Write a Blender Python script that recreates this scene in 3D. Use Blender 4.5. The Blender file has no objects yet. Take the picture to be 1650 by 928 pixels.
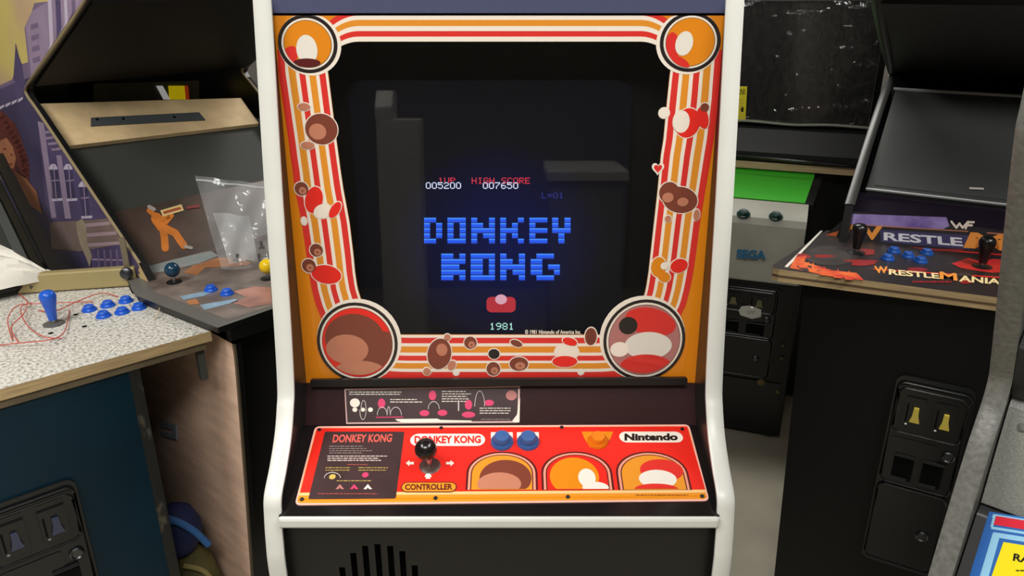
import bpy, bmesh, math, random
from mathutils import Vector, Matrix

# ------------------------------------------------------------------ camera, world, lights, exposure
SC = bpy.context.scene
COL = SC.collection
W, H, FPX, PITCH, CAMZ = 1650, 928, 1250.0, math.radians(21.5), 1.54
cam_data = bpy.data.cameras.new('camera')
cam_data.sensor_width = 36.0
cam_data.lens = 36.0 * FPX / W
cam_data.clip_start = 0.02
cam = bpy.data.objects.new('camera', cam_data)
cam.location = (0, 0, CAMZ)
cam.rotation_euler = (math.pi / 2 - PITCH, 0, 0)
COL.objects.link(cam)
SC.camera = cam

world = bpy.data.worlds.new('world')
SC.world = world
world.use_nodes = True
world.node_tree.nodes['Background'].inputs[0].default_value = (0.80, 0.88, 1.0, 1)
world.node_tree.nodes['Background'].inputs[1].default_value = 0.14

def area(name, loc, size, sy, power, color, rot=(0, 0, 0)):
    d = bpy.data.lights.new(name, 'AREA')
    d.shape = 'RECTANGLE'; d.size = size; d.size_y = sy
    d.energy = power; d.color = color
    o = bpy.data.objects.new(name, d)
    o.location = loc; o.rotation_euler = rot
    COL.objects.link(o)
    return o

area('ceiling_tube_light', (-0.15, -0.75, 2.93), 1.3, 0.5, 57, (1.0, 0.985, 0.93))
area('ceiling_tube_light', (-1.5, 0.15, 2.93), 0.5, 1.3, 52, (1.0, 0.985, 0.93))
area('ceiling_tube_light', (1.5, 0.5, 2.93), 0.5, 1.3, 60, (1.0, 0.985, 0.93))
area('ceiling_tube_light', (0.6, 3.1, 2.93), 1.3, 0.4, 34, (1.0, 0.98, 0.92))

SC.view_settings.view_transform = 'Standard'
SC.view_settings.look = 'None'
SC.view_settings.gamma = 1.0
SC.view_settings.use_curve_mapping = False
SC.view_settings.exposure = 0.0
SC.cycles.max_bounces = 8
SC.cycles.transparent_max_bounces = 16
SC.cycles.sample_clamp_indirect = 4.0

rnd = random.Random(7)

# ------------------------------------------------------------------ materials
def lin(c):
    r = []
    for x in c[:3]:
        x = x / 255.0
        r.append(x / 12.92 if x <= 0.04045 else ((x + 0.055) / 1.055) ** 2.4)
    return (r[0], r[1], r[2], 1.0)

MATS = {}
def mat(name, rgb, rough=0.5, metal=0.0, var=0.0, scale=20.0, bump=0.0, emit=0.0, ergb=None, spec=0.5, stretch=None, rgb2=None, coat=0.0, lohi=(0.35, 0.65)):
    """Principled surface; VAR > 0 mixes a second colour in by noise (grain, wear), BUMP adds fine relief."""
    if name in MATS:
        return MATS[name]
    m = bpy.data.materials.new(name)
    m.use_nodes = True
    nt = m.node_tree
    p = nt.nodes['Principled BSDF']
    base = lin(rgb)
    p.inputs['Base Color'].default_value = base
    p.inputs['Roughness'].default_value = rough
    p.inputs['Metallic'].default_value = metal
    p.inputs['Specular IOR Level'].default_value = spec
    if coat:
        p.inputs['Coat Weight'].default_value = coat
        p.inputs['Coat Roughness'].default_value = 0.08
    if var > 0 or bump > 0 or rgb2:
        tc = nt.nodes.new('ShaderNodeTexCoord')
        mp = nt.nodes.new('ShaderNodeMapping')
        if stretch:
            mp.inputs['Scale'].default_value = stretch
        nz = nt.nodes.new('ShaderNodeTexNoise')
        nz.inputs['Scale'].default_value = scale
        nz.inputs['Detail'].default_value = 5
        nt.links.new(tc.outputs['Object'], mp.inputs['Vector'])
        nt.links.new(mp.outputs[0], nz.inputs['Vector'])
        if var > 0 or rgb2:
            rp = nt.nodes.new('ShaderNodeValToRGB')
            rp.color_ramp.elements[0].position = lohi[0]
            rp.color_ramp.elements[1].position = lohi[1]
            c2 = lin(rgb2) if rgb2 else tuple(x * (1 - var) for x in base[:3]) + (1,)
            rp.color_ramp.elements[0].color = c2
            rp.color_ramp.elements[1].color = base
            nt.links.new(nz.outputs['Fac'], rp.inputs['Fac'])
            nt.links.new(rp.outputs['Color'], p.inputs['Base Color'])
        if bump > 0:
            bp = nt.nodes.new('ShaderNodeBump')
            bp.inputs['Strength'].default_value = bump
            bp.inputs['Distance'].default_value = 0.002
            nt.links.new(nz.outputs['Fac'], bp.inputs['Height'])
            nt.links.new(bp.outputs['Normal'], p.inputs['Normal'])
    if emit > 0:
        p.inputs['Emission Color'].default_value = lin(ergb or rgb)
        p.inputs['Emission Strength'].default_value = emit
    MATS[name] = m
    return m

def clear_mat(name, tint=(255, 255, 255), rough=0.02, ior=1.45, milky=0.0, milk_rgb=(230, 232, 235), bump=0.0):
    """Thin clear sheet: Fresnel mix of see-through and mirror, with an optional milky share."""
    if name in MATS:
        return MATS[name]
    m = bpy.data.materials.new(name)
    m.use_nodes = True
    nt = m.node_tree
    nt.nodes.remove(nt.nodes['Principled BSDF'])
    out = nt.nodes['Material Output']
    fr = nt.nodes.new('ShaderNodeFresnel'); fr.inputs['IOR'].default_value = ior
    tr = nt.nodes.new('ShaderNodeBsdfTransparent'); tr.inputs[0].default_value = lin(tint)
    gl = nt.nodes.new('ShaderNodeBsdfGlossy'); gl.inputs['Roughness'].default_value = rough
    mx = nt.nodes.new('ShaderNodeMixShader')
    ge = nt.nodes.new('ShaderNodeNewGeometry')
    inv = nt.nodes.new('ShaderNodeMath'); inv.operation = 'SUBTRACT'; inv.inputs[0].default_value = 1.0
    mul = nt.nodes.new('ShaderNodeMath'); mul.operation = 'MULTIPLY'
    nt.links.new(ge.outputs['Backfacing'], inv.inputs[1])
    nt.links.new(fr.outputs[0], mul.inputs[0]); nt.links.new(inv.outputs[0], mul.inputs[1])
    last = tr.outputs[0]
    if milky > 0:
        df = nt.nodes.new('ShaderNodeBsdfDiffuse'); df.inputs[0].default_value = lin(milk_rgb)
        m2 = nt.nodes.new('ShaderNodeMixShader'); m2.inputs[0].default_value = milky
        nt.links.new(last, m2.inputs[1]); nt.links.new(df.outputs[0], m2.inputs[2])
        last = m2.outputs[0]
    nt.links.new(mul.outputs[0], mx.inputs[0])
    nt.links.new(last, mx.inputs[1]); nt.links.new(gl.outputs[0], mx.inputs[2])
    if bump > 0:
        nz = nt.nodes.new('ShaderNodeTexNoise'); nz.inputs['Scale'].default_value = 30
        tc = nt.nodes.new('ShaderNodeTexCoord'); nt.links.new(tc.outputs['Object'], nz.inputs['Vector'])
        bp = nt.nodes.new('ShaderNodeBump'); bp.inputs['Strength'].default_value = bump; bp.inputs['Distance'].default_value = 0.01
        nt.links.new(nz.outputs['Fac'], bp.inputs['Height'])
        nt.links.new(bp.outputs['Normal'], gl.inputs['Normal']); nt.links.new(bp.outputs['Normal'], fr.inputs['Normal'])
    nt.links.new(mx.outputs[0], out.inputs['Surface'])
    MATS[name] = m
    return m

def speckle_mat(name, cols, scale=260.0):
    if name in MATS:
        return MATS[name]
    m = bpy.data.materials.new(name); m.use_nodes = True
    nt = m.node_tree; p = nt.nodes['Principled BSDF']
    tc = nt.nodes.new('ShaderNodeTexCoord')
    nz = nt.nodes.new('ShaderNodeTexNoise'); nz.inputs['Scale'].default_value = scale; nz.inputs['Detail'].default_value = 3
    nt.links.new(tc.outputs['Object'], nz.inputs['Vector'])
    rp = nt.nodes.new('ShaderNodeValToRGB')
    e = rp.color_ramp.elements
    e[0].position = cols[0][0]; e[0].color = lin(cols[0][1])
    e[1].position = cols[-1][0]; e[1].color = lin(cols[-1][1])
    for pos, c in cols[1:-1]:
        n = e.new(pos); n.color = lin(c)
    nt.links.new(nz.outputs['Fac'], rp.inputs['Fac'])
    nt.links.new(rp.outputs['Color'], p.inputs['Base Color'])
    p.inputs['Roughness'].default_value = 0.45
    MATS[name] = m
    return m

def crt_mat(name, centre, radius):
    """Dark tube face that gives off a little blue light around the lit lettering."""
    m = bpy.data.materials.new(name); m.use_nodes = True
    nt = m.node_tree; p = nt.nodes['Principled BSDF']
    p.inputs['Base Color'].default_value = (0.004, 0.004, 0.006, 1)
    p.inputs['Roughness'].default_value = 0.35
    p.inputs['Specular IOR Level'].default_value = 0.05
    tc = nt.nodes.new('ShaderNodeTexCoord')
    mp = nt.nodes.new('ShaderNodeMapping'); mp.vector_type = 'TEXTURE'
    mp.inputs['Location'].default_value = centre
    mp.inputs['Scale'].default_value = radius
    gr = nt.nodes.new('ShaderNodeTexGradient'); gr.gradient_type = 'SPHERICAL'
    nt.links.new(tc.outputs['Object'], mp.inputs['Vector']); nt.links.new(mp.outputs[0], gr.inputs['Vector'])
    rp = nt.nodes.new('ShaderNodeValToRGB')
    rp.color_ramp.elements[0].color = (0.0002, 0.0002, 0.0012, 1)
    rp.color_ramp.elements[1].color = (0.0006, 0.0035, 0.055, 1)
    nt.links.new(gr.outputs['Fac'], rp.inputs['Fac'])
    nt.links.new(rp.outputs['Color'], p.inputs['Emission Color'])
    p.inputs['Emission Strength'].default_value = 1.0
    return m

M = {
    'black': mat('black_laminate', (24, 24, 25), 0.33, var=0.25, scale=6),
    'black_gloss': mat('black_gloss', (20, 17, 18), 0.16),
    'matte_black': mat('matte_black', (9, 9, 10), 0.85, spec=0.15),
    'black_plastic': mat('black_plastic', (20, 21, 22), 0.35, bump=0.15, scale=400),
    'door_black': mat('coin_door_black', (22, 23, 24), 0.28, bump=0.1, scale=500),
    'blue_sheen': mat('blue_sheen_plate', (80, 86, 122), 0.35),  # black gloss plate, its bluish reflection put into the colour
    'white_trim': mat('white_edge_trim', (208, 208, 203), 0.35, var=0.05, scale=12),
    'white': mat('ink_white', (236, 225, 212), 0.3),
    'cream': mat('ink_cream', (232, 200, 176), 0.3),
    'red': mat('ink_red', (214, 46, 40), 0.3),
    'bright_red': mat('ink_bright_red', (226, 38, 28), 0.3),
    'orange': mat('ink_orange', (222, 142, 38), 0.3),
    'amber': mat('ink_amber', (220, 132, 16), 0.3),
    'brown': mat('ink_brown', (122, 60, 44), 0.3),
    'tan': mat('ink_tan', (188, 122, 96), 0.3),
    'mauve': mat('ink_mauve', (178, 116, 112), 0.3),
    'pale': mat('ink_pale', (226, 220, 210), 0.3),
    'ink': mat('ink_black', (32, 24, 24), 0.3),
    'maroon': mat('ink_maroon', (88, 24, 24), 0.3),
    'magenta': mat('ink_magenta', (206, 60, 104), 0.35),
    'card': mat('ink_card', (62, 44, 46), 0.35, var=0.2, scale=30),
    'blue_plastic': mat('blue_plastic', (34, 92, 205), 0.25),
    'dull_blue_plastic': mat('dull_blue_plastic', (58, 92, 150), 0.28),
    'steel': mat('steel', (190, 190, 190), 0.3, metal=1.0),
    'dark_steel': mat('dark_steel', (90, 92, 96), 0.35, metal=1.0),
    'plywood': mat('plywood_edge', (196, 168, 124), 0.6, var=0.35, scale=14, stretch=(1, 1, 30)),
    'chipboard': mat('chipboard', (214, 186, 142), 0.6, var=0.22, scale=18),
    'raw_wood': mat('raw_wood', (240, 202, 178), 0.6, var=0.20, scale=9, stretch=(1, 1, 5)),
    'teal': mat('teal_black', (5, 41, 57), 0.4, spec=.25, var=0.25, scale=4),
    'dark_glass': mat('dark_glass', (56, 57, 54), 0.5, spec=0.2),
    'grey_frame': mat('grey_frame', (72, 74, 74), 0.45),
}

# ------------------------------------------------------------------ frames, surfaces, mesh builder
class Frame:
    """Local axes of one thing: x along its width, y away from its front, z up."""
    def __init__(self, loc, rot_deg=0.0):
        self.loc = Vector(loc); self.rot = math.radians(rot_deg)
        self.R = Matrix.Rotation(self.rot, 3, 'Z')
    def local(self, w):
        return self.R.transposed() @ (Vector(w) - self.loc)
    def sight(self, px, py):
        a = (px - W / 2) / FPX; v = (py - H / 2) / FPX
        d = Vector((a, math.cos(PITCH) - v * math.sin(PITCH), -math.sin(PITCH) - v * math.cos(PITCH)))
        return self.local((0, 0, CAMZ)), self.R.transposed() @ d

class Surf:
    """A flat face of a thing with measured coordinates u, v and height h over it."""
    def __init__(self, fr, o, eu, ev):
        self.fr = fr; self.o = Vector(o); self.eu = Vector(eu).normalized(); self.ev = Vector(ev).normalized()
        self.n = self.eu.cross(self.ev).normalized()
    def uv(self, px, py, h=0.0):
        s, d = self.fr.sight(px, py)
        t = ((self.o + self.n * h) - s).dot(self.n) / d.dot(self.n)
        q = s + d * t - self.o
        return (q.dot(self.eu), q.dot(self.ev))
    def P(self, u, v, h=0.0):
        return self.o + self.eu * u + self.ev * v + self.n * h
    def px(self, pts):
        return [self.uv(*p) for p in pts]

class MB:
    def __init__(self):
        self.v = []; self.f = []; self.fm = []; self.mats = []
    def mi(self, m):
        if m not in self.mats:
            self.mats.append(m)
        return self.mats.index(m)
    def add(self, vs, fs, m):
        b = len(self.v); k = self.mi(m)
        self.v += [tuple(x) for x in vs]
        for f in fs:
            self.f.append(tuple(i + b for i in f)); self.fm.append(k)
    def poly(self, pts, m):
        self.add(pts, [tuple(range(len(pts)))], m)
    def box(self, x0, x1, y0, y1, z0, z1, m):
        v = [(x0, y0, z0), (x1, y0, z0), (x1, y1, z0), (x0, y1, z0), (x0, y0, z1), (x1, y0, z1), (x1, y1, z1), (x0, y1, z1)]
        self.add(v, [(0, 3, 2, 1), (4, 5, 6, 7), (0, 1, 5, 4), (1, 2, 6, 5), (2, 3, 7, 6), (3, 0, 4, 7)], m)
    def slab(self, s, pts, h0, h1, m, mtop=None):
        """A plate on surface S with outline PTS (u, v) from height h0 to h1."""
        n = len(pts)
        ar = sum(pts[i][0] * pts[(i + 1) % n][1] - pts[(i + 1) % n][0] * pts[i][1] for i in range(n))
        if ar < 0:
            pts = pts[::-1]
        lo = [s.P(u, v, h0) for u, v in pts]; hi = [s.P(u, v, h1) for u, v in pts]
        self.add(lo + hi, [tuple(range(n))[::-1]] + [(i, (i + 1) % n, n + (i + 1) % n, n + i) for i in range(n)], m)
        self.poly(hi, mtop or m)
    def flat(self, s, pts, h, m):
        n = len(pts)
        ar = sum(pts[i][0] * pts[(i + 1) % n][1] - pts[(i + 1) % n][0] * pts[i][1] for i in range(n))
        if ar < 0:
            pts = pts[::-1]
        self.poly([s.P(u, v, h) for u, v in pts], m)
    def prism(self, prof, x0, x1, m, mleft=None, mright=None):
        """Extrude a (y, z) outline from x0 to x1."""
        n = len(prof)
        ar = sum(prof[i][0] * prof[(i + 1) % n][1] - prof[(i + 1) % n][0] * prof[i][1] for i in range(n))
        if ar < 0:
            prof = prof[::-1]
        L = [(x0, y, z) for y, z in prof]; R = [(x1, y, z) for y, z in prof]
        self.add(L + R, [(i, n + i, n + (i + 1) % n, (i + 1) % n)[::-1] for i in range(n)], m)
        self.poly(L[::-1], mleft or m); self.poly(R, mright or m)
    def plan(self, pts, z0, z1, m, mtop=None):
        """Extrude an (x, y) outline from z0 to z1."""
        n = len(pts)
        ar = sum(pts[i][0] * pts[(i + 1) % n][1] - pts[(i + 1) % n][0] * pts[i][1] for i in range(n))
        if ar < 0:
            pts = pts[::-1]
        lo = [(x, y, z0) for x, y in pts]; hi = [(x, y, z1) for x, y in pts]
        self.add(lo + hi, [tuple(range(n))[::-1]] + [(i, (i + 1) % n, n + (i + 1) % n, n + i) for i in range(n)], m)
        self.poly(hi, mtop or m)
    def tube(self, pts, r, m, seg=8, closed=False):
        pts = [Vector(p) for p in pts]; n = len(pts)
        rr = r if isinstance(r, (list, tuple)) else [r] * n
        rings = []
        up = Vector((0, 0, 1))
        for i, p in enumerate(pts):
            a = pts[max(i - 1, 0)]; b = pts[min(i + 1, n - 1)]
            t = (b - a).normalized()
            x = t.cross(up)
            if x.length < 1e-3:
                x = t.cross(Vector((1, 0, 0)))
            x.normalize(); y = x.cross(t).normalized()
            rings.append([p + (x * math.cos(2 * math.pi * k / seg) + y * math.sin(2 * math.pi * k / seg)) * rr[i] for k in range(seg)])
        vs = [q for ring in rings for q in ring]
        fs = []
        for i in range(n - 1):
            for k in range(seg):
                k2 = (k + 1) % seg
                fs.append((i * seg + k, i * seg + k2, (i + 1) * seg + k2, (i + 1) * seg + k))
        fs.append(tuple(range(seg))[::-1]); fs.append(tuple((n - 1) * seg + k for k in range(seg)))
        self.add(vs, fs, m)
    def lathe(self, o, axis, prof, m, seg=24):
        """Turn (radius, height) pairs about AXIS through O."""
        o = Vector(o); ax = Vector(axis).normalized()
        x = ax.cross(Vector((0, 0, 1)))
        if x.length < 1e-3:
            x = Vector((1, 0, 0))
        x.normalize(); y = ax.cross(x).normalized()
        vs = []
        for r, h in prof:
            for k in range(seg):
                a = 2 * math.pi * k / seg
                vs.append(o + ax * h + (x * math.cos(a) + y * math.sin(a)) * max(r, 1e-5))
        fs = []
        for i in range(len(prof) - 1):
            for k in range(seg):
                k2 = (k + 1) % seg
                fs.append((i * seg + k, i * seg + k2, (i + 1) * seg + k2, (i + 1) * seg + k))
        fs.append(tuple(range(seg))[::-1]); fs.append(tuple((len(prof) - 1) * seg + k for k in range(seg)))
        self.add(vs, fs, m)
    def build(self, name, parent=None, fr=None, smooth=False, bevel=0.0, label=None):
        me = bpy.data.meshes.new(name)
        me.from_pydata([tuple(p) for p in self.v], [], self.f)
        for m in self.mats:
            me.materials.append(m)
        for p, k in zip(me.polygons, self.fm):
            p.material_index = k; p.use_smooth = smooth
        me.update()
        o = bpy.data.objects.new(name, me)
        COL.objects.link(o)
        if parent:
            o.parent = parent
        elif fr:
            o.location = fr.loc; o.rotation_euler = (0, 0, fr.rot)
        if smooth:
            try:
                me.set_sharp_from_angle(angle=math.radians(40))
            except Exception:
                pass
        if bevel > 0:
            md = o.modifiers.new('bevel', 'BEVEL'); md.width = bevel; md.segments = 2; md.limit_method = 'ANGLE'; md.angle_limit = math.radians(40)
        if label:
            o['label'] = label
        return o

def tag(o, label, cat, group=None):
    o['label'] = label; o['category'] = cat
    if group:
        o['group'] = group
    return o
def thing(name, fr, label, cat, group=None):
    o = bpy.data.objects.new(name, None)
    o.empty_display_size = 0.05
    COL.objects.link(o)
    o.location = fr.loc; o.rotation_euler = (0, 0, fr.rot)
    return tag(o, label, cat, group)

# ---- flat shapes in the u, v of a surface
def oval(c, rx, ry=None, n=36, a0=0, rot=0.0):
    ry = ry or rx
    out = []
    for k in range(n):
        t = 2 * math.pi * k / n
        x, y = rx * math.cos(t), ry * math.sin(t)
        out.append((c[0] + x * math.cos(rot) - y * math.sin(rot), c[1] + x * math.sin(rot) + y * math.cos(rot)))
    return out
def pill(x0, y0, x1, y1, n=10, r=None):
    """Rounded box outline, y growing either way."""
    r = r if r is not None else min(abs(x1 - x0), abs(y1 - y0)) / 2
    if x0 > x1: x0, x1 = x1, x0
    if y0 > y1: y0, y1 = y1, y0
    out = []
    for cx, cy, a in ((x1 - r, y1 - r, 0), (x0 + r, y1 - r, 90), (x0 + r, y0 + r, 180), (x1 - r, y0 + r, 270)):
        for k in range(n + 1):
            t = math.radians(a + 90 * k / n)
            out.append((cx + r * math.cos(t), cy + r * math.sin(t)))
    return out
def smooth_line(pts, sub=8):
    """Catmull-Rom through the points."""
    P = [Vector(p) for p in pts]; out = []
    for i in range(len(P) - 1):
        p0 = P[max(i - 1, 0)]; p1 = P[i]; p2 = P[i + 1]; p3 = P[min(i + 2, len(P) - 1)]
        for k in range(sub):
            t = k / sub
            out.append(tuple(0.5 * ((2 * p1) + (p2 - p0) * t + (2 * p0 - 5 * p1 + 4 * p2 - p3) * t * t + (3 * p1 - p0 - 3 * p2 + p3) * t ** 3)))
    out.append(tuple(P[-1]))
    return out
def lerp(a, b, t):
    return tuple(x + (y - x) * t for x, y in zip(a, b))
def interp(tab, t):
    if t <= tab[0][0]:
        return tab[0][1]
    for (a, x), (b, y) in zip(tab, tab[1:]):
        if t <= b:
            return x + (y - x) * (t - a) / (b - a)
    return tab[-1][1]

# ---- lettering
def letters(text, bold=0.0):
    """Vertices (x, y in 0..1 of the word's own box) and faces of a word."""
    cu = bpy.data.curves.new('lettering', 'FONT')
    cu.body = text; cu.offset = bold; cu.resolution_u = 3
    ob = bpy.data.objects.new('lettering', cu)
    me = bpy.data.meshes.new_from_object(ob)
    xs = [v.co.x for v in me.vertices]; ys = [v.co.y for v in me.vertices]
    x0, x1, y0, y1 = min(xs), max(xs), min(ys), max(ys)
    vs = [((v.co.x - x0) / (x1 - x0), (v.co.y - y0) / (y1 - y0)) for v in me.vertices]
    fs = [tuple(p.vertices) for p in me.polygons]
    bpy.data.objects.remove(ob); bpy.data.curves.remove(cu); bpy.data.meshes.remove(me)
    return vs, fs
def word(mb, s, text, quad, h, m, bold=0.02):
    """Letter TEXT into the u, v box QUAD (top left, top right, bottom right, bottom left) on surface S."""
    vs, fs = letters(text, bold)
    tl, tr, br, bl = quad
    P = []
    for x, y in vs:
        u, v = lerp(lerp(bl, br, x), lerp(tl, tr, x), y)
        P.append(s.P(u, v, h))
    fl = []
    for f in fs:
        a, b, c = (P[i] for i in f[:3])
        nrm = (b - a).cross(c - a)
        fl.append(f if nrm.dot(s.n) >= 0 else f[::-1])
    mb.add(P, fl, m)

PIX = {'0': '01110 10001 10001 10001 10001 10001 01110', '1': '00100 01100 00100 00100 00100 00100 01110', '2': '01110 10001 00001 00110 01000 10000 11111',
       '5': '11111 10000 11110 00001 00001 10001 01110', '6': '00110 01000 10000 11110 10001 10001 01110', '7': '11111 00001 00010 00100 01000 01000 01000',
       '8': '01110 10001 10001 01110 10001 10001 01110', '9': '01110 10001 10001 01111 00001 00010 01100', 'U': '10001 10001 10001 10001 10001 10001 01110',
       'P': '11110 10001 10001 11110 10000 10000 10000', 'H': '10001 10001 10001 11111 10001 10001 10001', 'I': '01110 00100 00100 00100 00100 00100 01110',
       'G': '01110 10001 10000 10111 10001 10001 01110', 'S': '01111 10000 10000 01110 00001 00001 11110', 'C': '01110 10001 10000 10000 10000 10001 01110',
       'O': '01110 10001 10001 10001 10001 10001 01110', 'R': '11110 10001 10001 11110 10100 10010 10001', 'E': '11111 10000 10000 11110 10000 10000 11111',
       'L': '10000 10000 10000 10000 10000 10000 11111', '=': '00000 00000 11111 00000 11111 00000 00000', ' ': '00000 00000 00000 00000 00000 00000 00000'}
def pixel_word(mb, s, text, x0, y0, x1, y1, h, m):
    """Dot-matrix lettering in the u, v box; y0 is the top."""
    n = len(text); cw = (x1 - x0) / (n * 6 - 1); ch = (y1 - y0) / 7
    for i, c in enumerate(text):
        for r, row in enumerate(PIX[c].split()):
            k = 0
            while k < 5:
                if row[k] == '1':
                    e = k
                    while e < 5 and row[e] == '1':
                        e += 1
                    xa = x0 + (i * 6 + k) * cw; xb = x0 + (i * 6 + e) * cw
                    mb.flat(s, [(xa, y0 + r * ch), (xb, y0 + r * ch), (xb, y0 + (r + 1) * ch), (xa, y0 + (r + 1) * ch)], h, m)
                    k = e
                else:
                    k += 1

def structure(mb, name, fr=None, label=None):
    o = mb.build(name, fr=fr)
    o['kind'] = 'structure'
    if label: o['label'] = label
    return o

# ------------------------------------------------------------------ the room
fm = mat('concrete_floor', (184, 176, 158), 0.55, var=0.25, scale=3.5, bump=0.1)
wm = mat('painted_wall', (128, 124, 116), 0.8, var=0.08, scale=5)
cm = mat('ceiling_paint', (205, 202, 195), 0.9)
b = MB(); b.box(-3.6, 3.6, -3.2, 4.4, -0.1, 0.0, fm); structure(b, 'floor', label='bare grey concrete floor between the arcade cabinets')
b = MB(); b.box(-3.6, 3.6, -3.2, 4.4, 3.0, 3.1, cm); structure(b, 'ceiling')
b = MB(); b.box(-3.7, -3.6, -3.2, 4.4, 0, 3.0, wm); structure(b, 'wall_left')
b = MB(); b.box(3.6, 3.7, -3.2, 4.4, 0, 3.0, wm); structure(b, 'wall_right')
b = MB(); b.box(-3.6, 3.6, 4.4, 4.5, 0, 3.0, wm); structure(b, 'wall_back')
b = MB(); b.box(-3.6, 3.6, -3.3, -3.2, 0, 3.0, wm); structure(b, 'wall_front')

#--MACHINES--
# ------------------------------------------------------------------ shared cabinet pieces
def edge_strip(name, parent, prof, x0, x1, m, proud=0.004, sub=8):
    """Rounded edge moulding swept along a (y, z) line, its outside on the front."""
    P = smooth_line(prof, sub) if sub > 1 else prof
    b = MB(); n = len(P); vs = []
    for i, (y, z) in enumerate(P):
        a = P[max(i - 1, 0)]; c = P[min(i + 1, n - 1)]
        ty, tz = c[0] - a[0], c[1] - a[1]
        L = math.hypot(ty, tz) or 1
        ny, nz = -tz / L, ty / L
        xm0, xm1 = x0 + (x1 - x0) * 0.2, x1 - (x1 - x0) * 0.2
        for x, k in ((x0, -0.5), (x0, 0.35), (xm0, 0.9), (xm1, 0.9), (x1, 0.35), (x1, -0.5)):
            vs.append((x, y + ny * proud * k, z + nz * proud * k))
    fs = []
    for i in range(n - 1):
        for k in range(5):
            fs.append((i * 6 + k, i * 6 + k + 1, (i + 1) * 6 + k + 1, (i + 1) * 6 + k))
    b.add(vs, fs, m)
    return b.build(name, parent, smooth=True)

def push_button(b, s, u, v, r, m, h0=0.0, tall=0.010):
    """Arcade push button: flared rim with a raised plunger."""
    o = s.P(u, v, h0)
    b.lathe(o, s.n, [(0, 0), (r, 0), (r, 0.0025), (r * 0.86, 0.0055), (r * 0.72, 0.0045), (r * 0.68, tall), (r * 0.60, tall + 0.0015), (r * 0.3, tall + 0.0008), (0, tall + 0.0006)], m, 28)

def ball_stick(parent, s, u, v, m_ball, tall, r, lean=(0, 0), shaft_r=0.004, washer=0.017, washer_m=None, ball_label=None):
    b = MB(); b.lathe(s.P(u, v, 0), s.n, [(0, 0), (washer, 0), (washer, 0.002), (washer * 0.8, 0.004), (0, 0.004)], washer_m or M['black_plastic'], 28)
    b.build('dust_washer', parent, smooth=True)
    top = s.P(u, v, tall) + s.eu * lean[0] + s.ev * lean[1]
    b = MB(); b.tube([s.P(u, v, 0.003), top], shaft_r, M['steel'], 10); b.build('stick_shaft', parent, smooth=True)
    b = MB(); b.lathe(top, s.n, [(r * math.sin(math.pi * k / 14), -r * math.cos(math.pi * k / 14)) for k in range(15)], m_ball, 28)
    b.build('stick_ball', parent, smooth=True, label=ball_label)

def bat_stick(parent, s, u, v, m, tall=0.062, r=0.0145, washer_m=None, label=None):
    b = MB(); b.lathe(s.P(u, v, 0), s.n, [(0, 0), (0.02, 0), (0.02, 0.002), (0.012, 0.004), (0, 0.004)], washer_m or M['black_plastic'], 28)
    b.build('dust_washer', parent, smooth=True)
    b = MB(); b.tube([s.P(u, v, 0.003), s.P(u, v, 0.02)], 0.004, M['steel'], 10); b.build('stick_shaft', parent, smooth=True)
    b = MB(); k = tall
    b.lathe(s.P(u, v, 0.010), s.n, [(0, 0), (r * .5, 0), (r * .55, .1 * k), (r * .72, .45 * k), (r * .98, .72 * k), (r, .82 * k), (r * .9, .92 * k), (r * .6, .985 * k), (0, k)], m, 28)
    b.build('stick_bat', parent, smooth=True, label=label)

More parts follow.
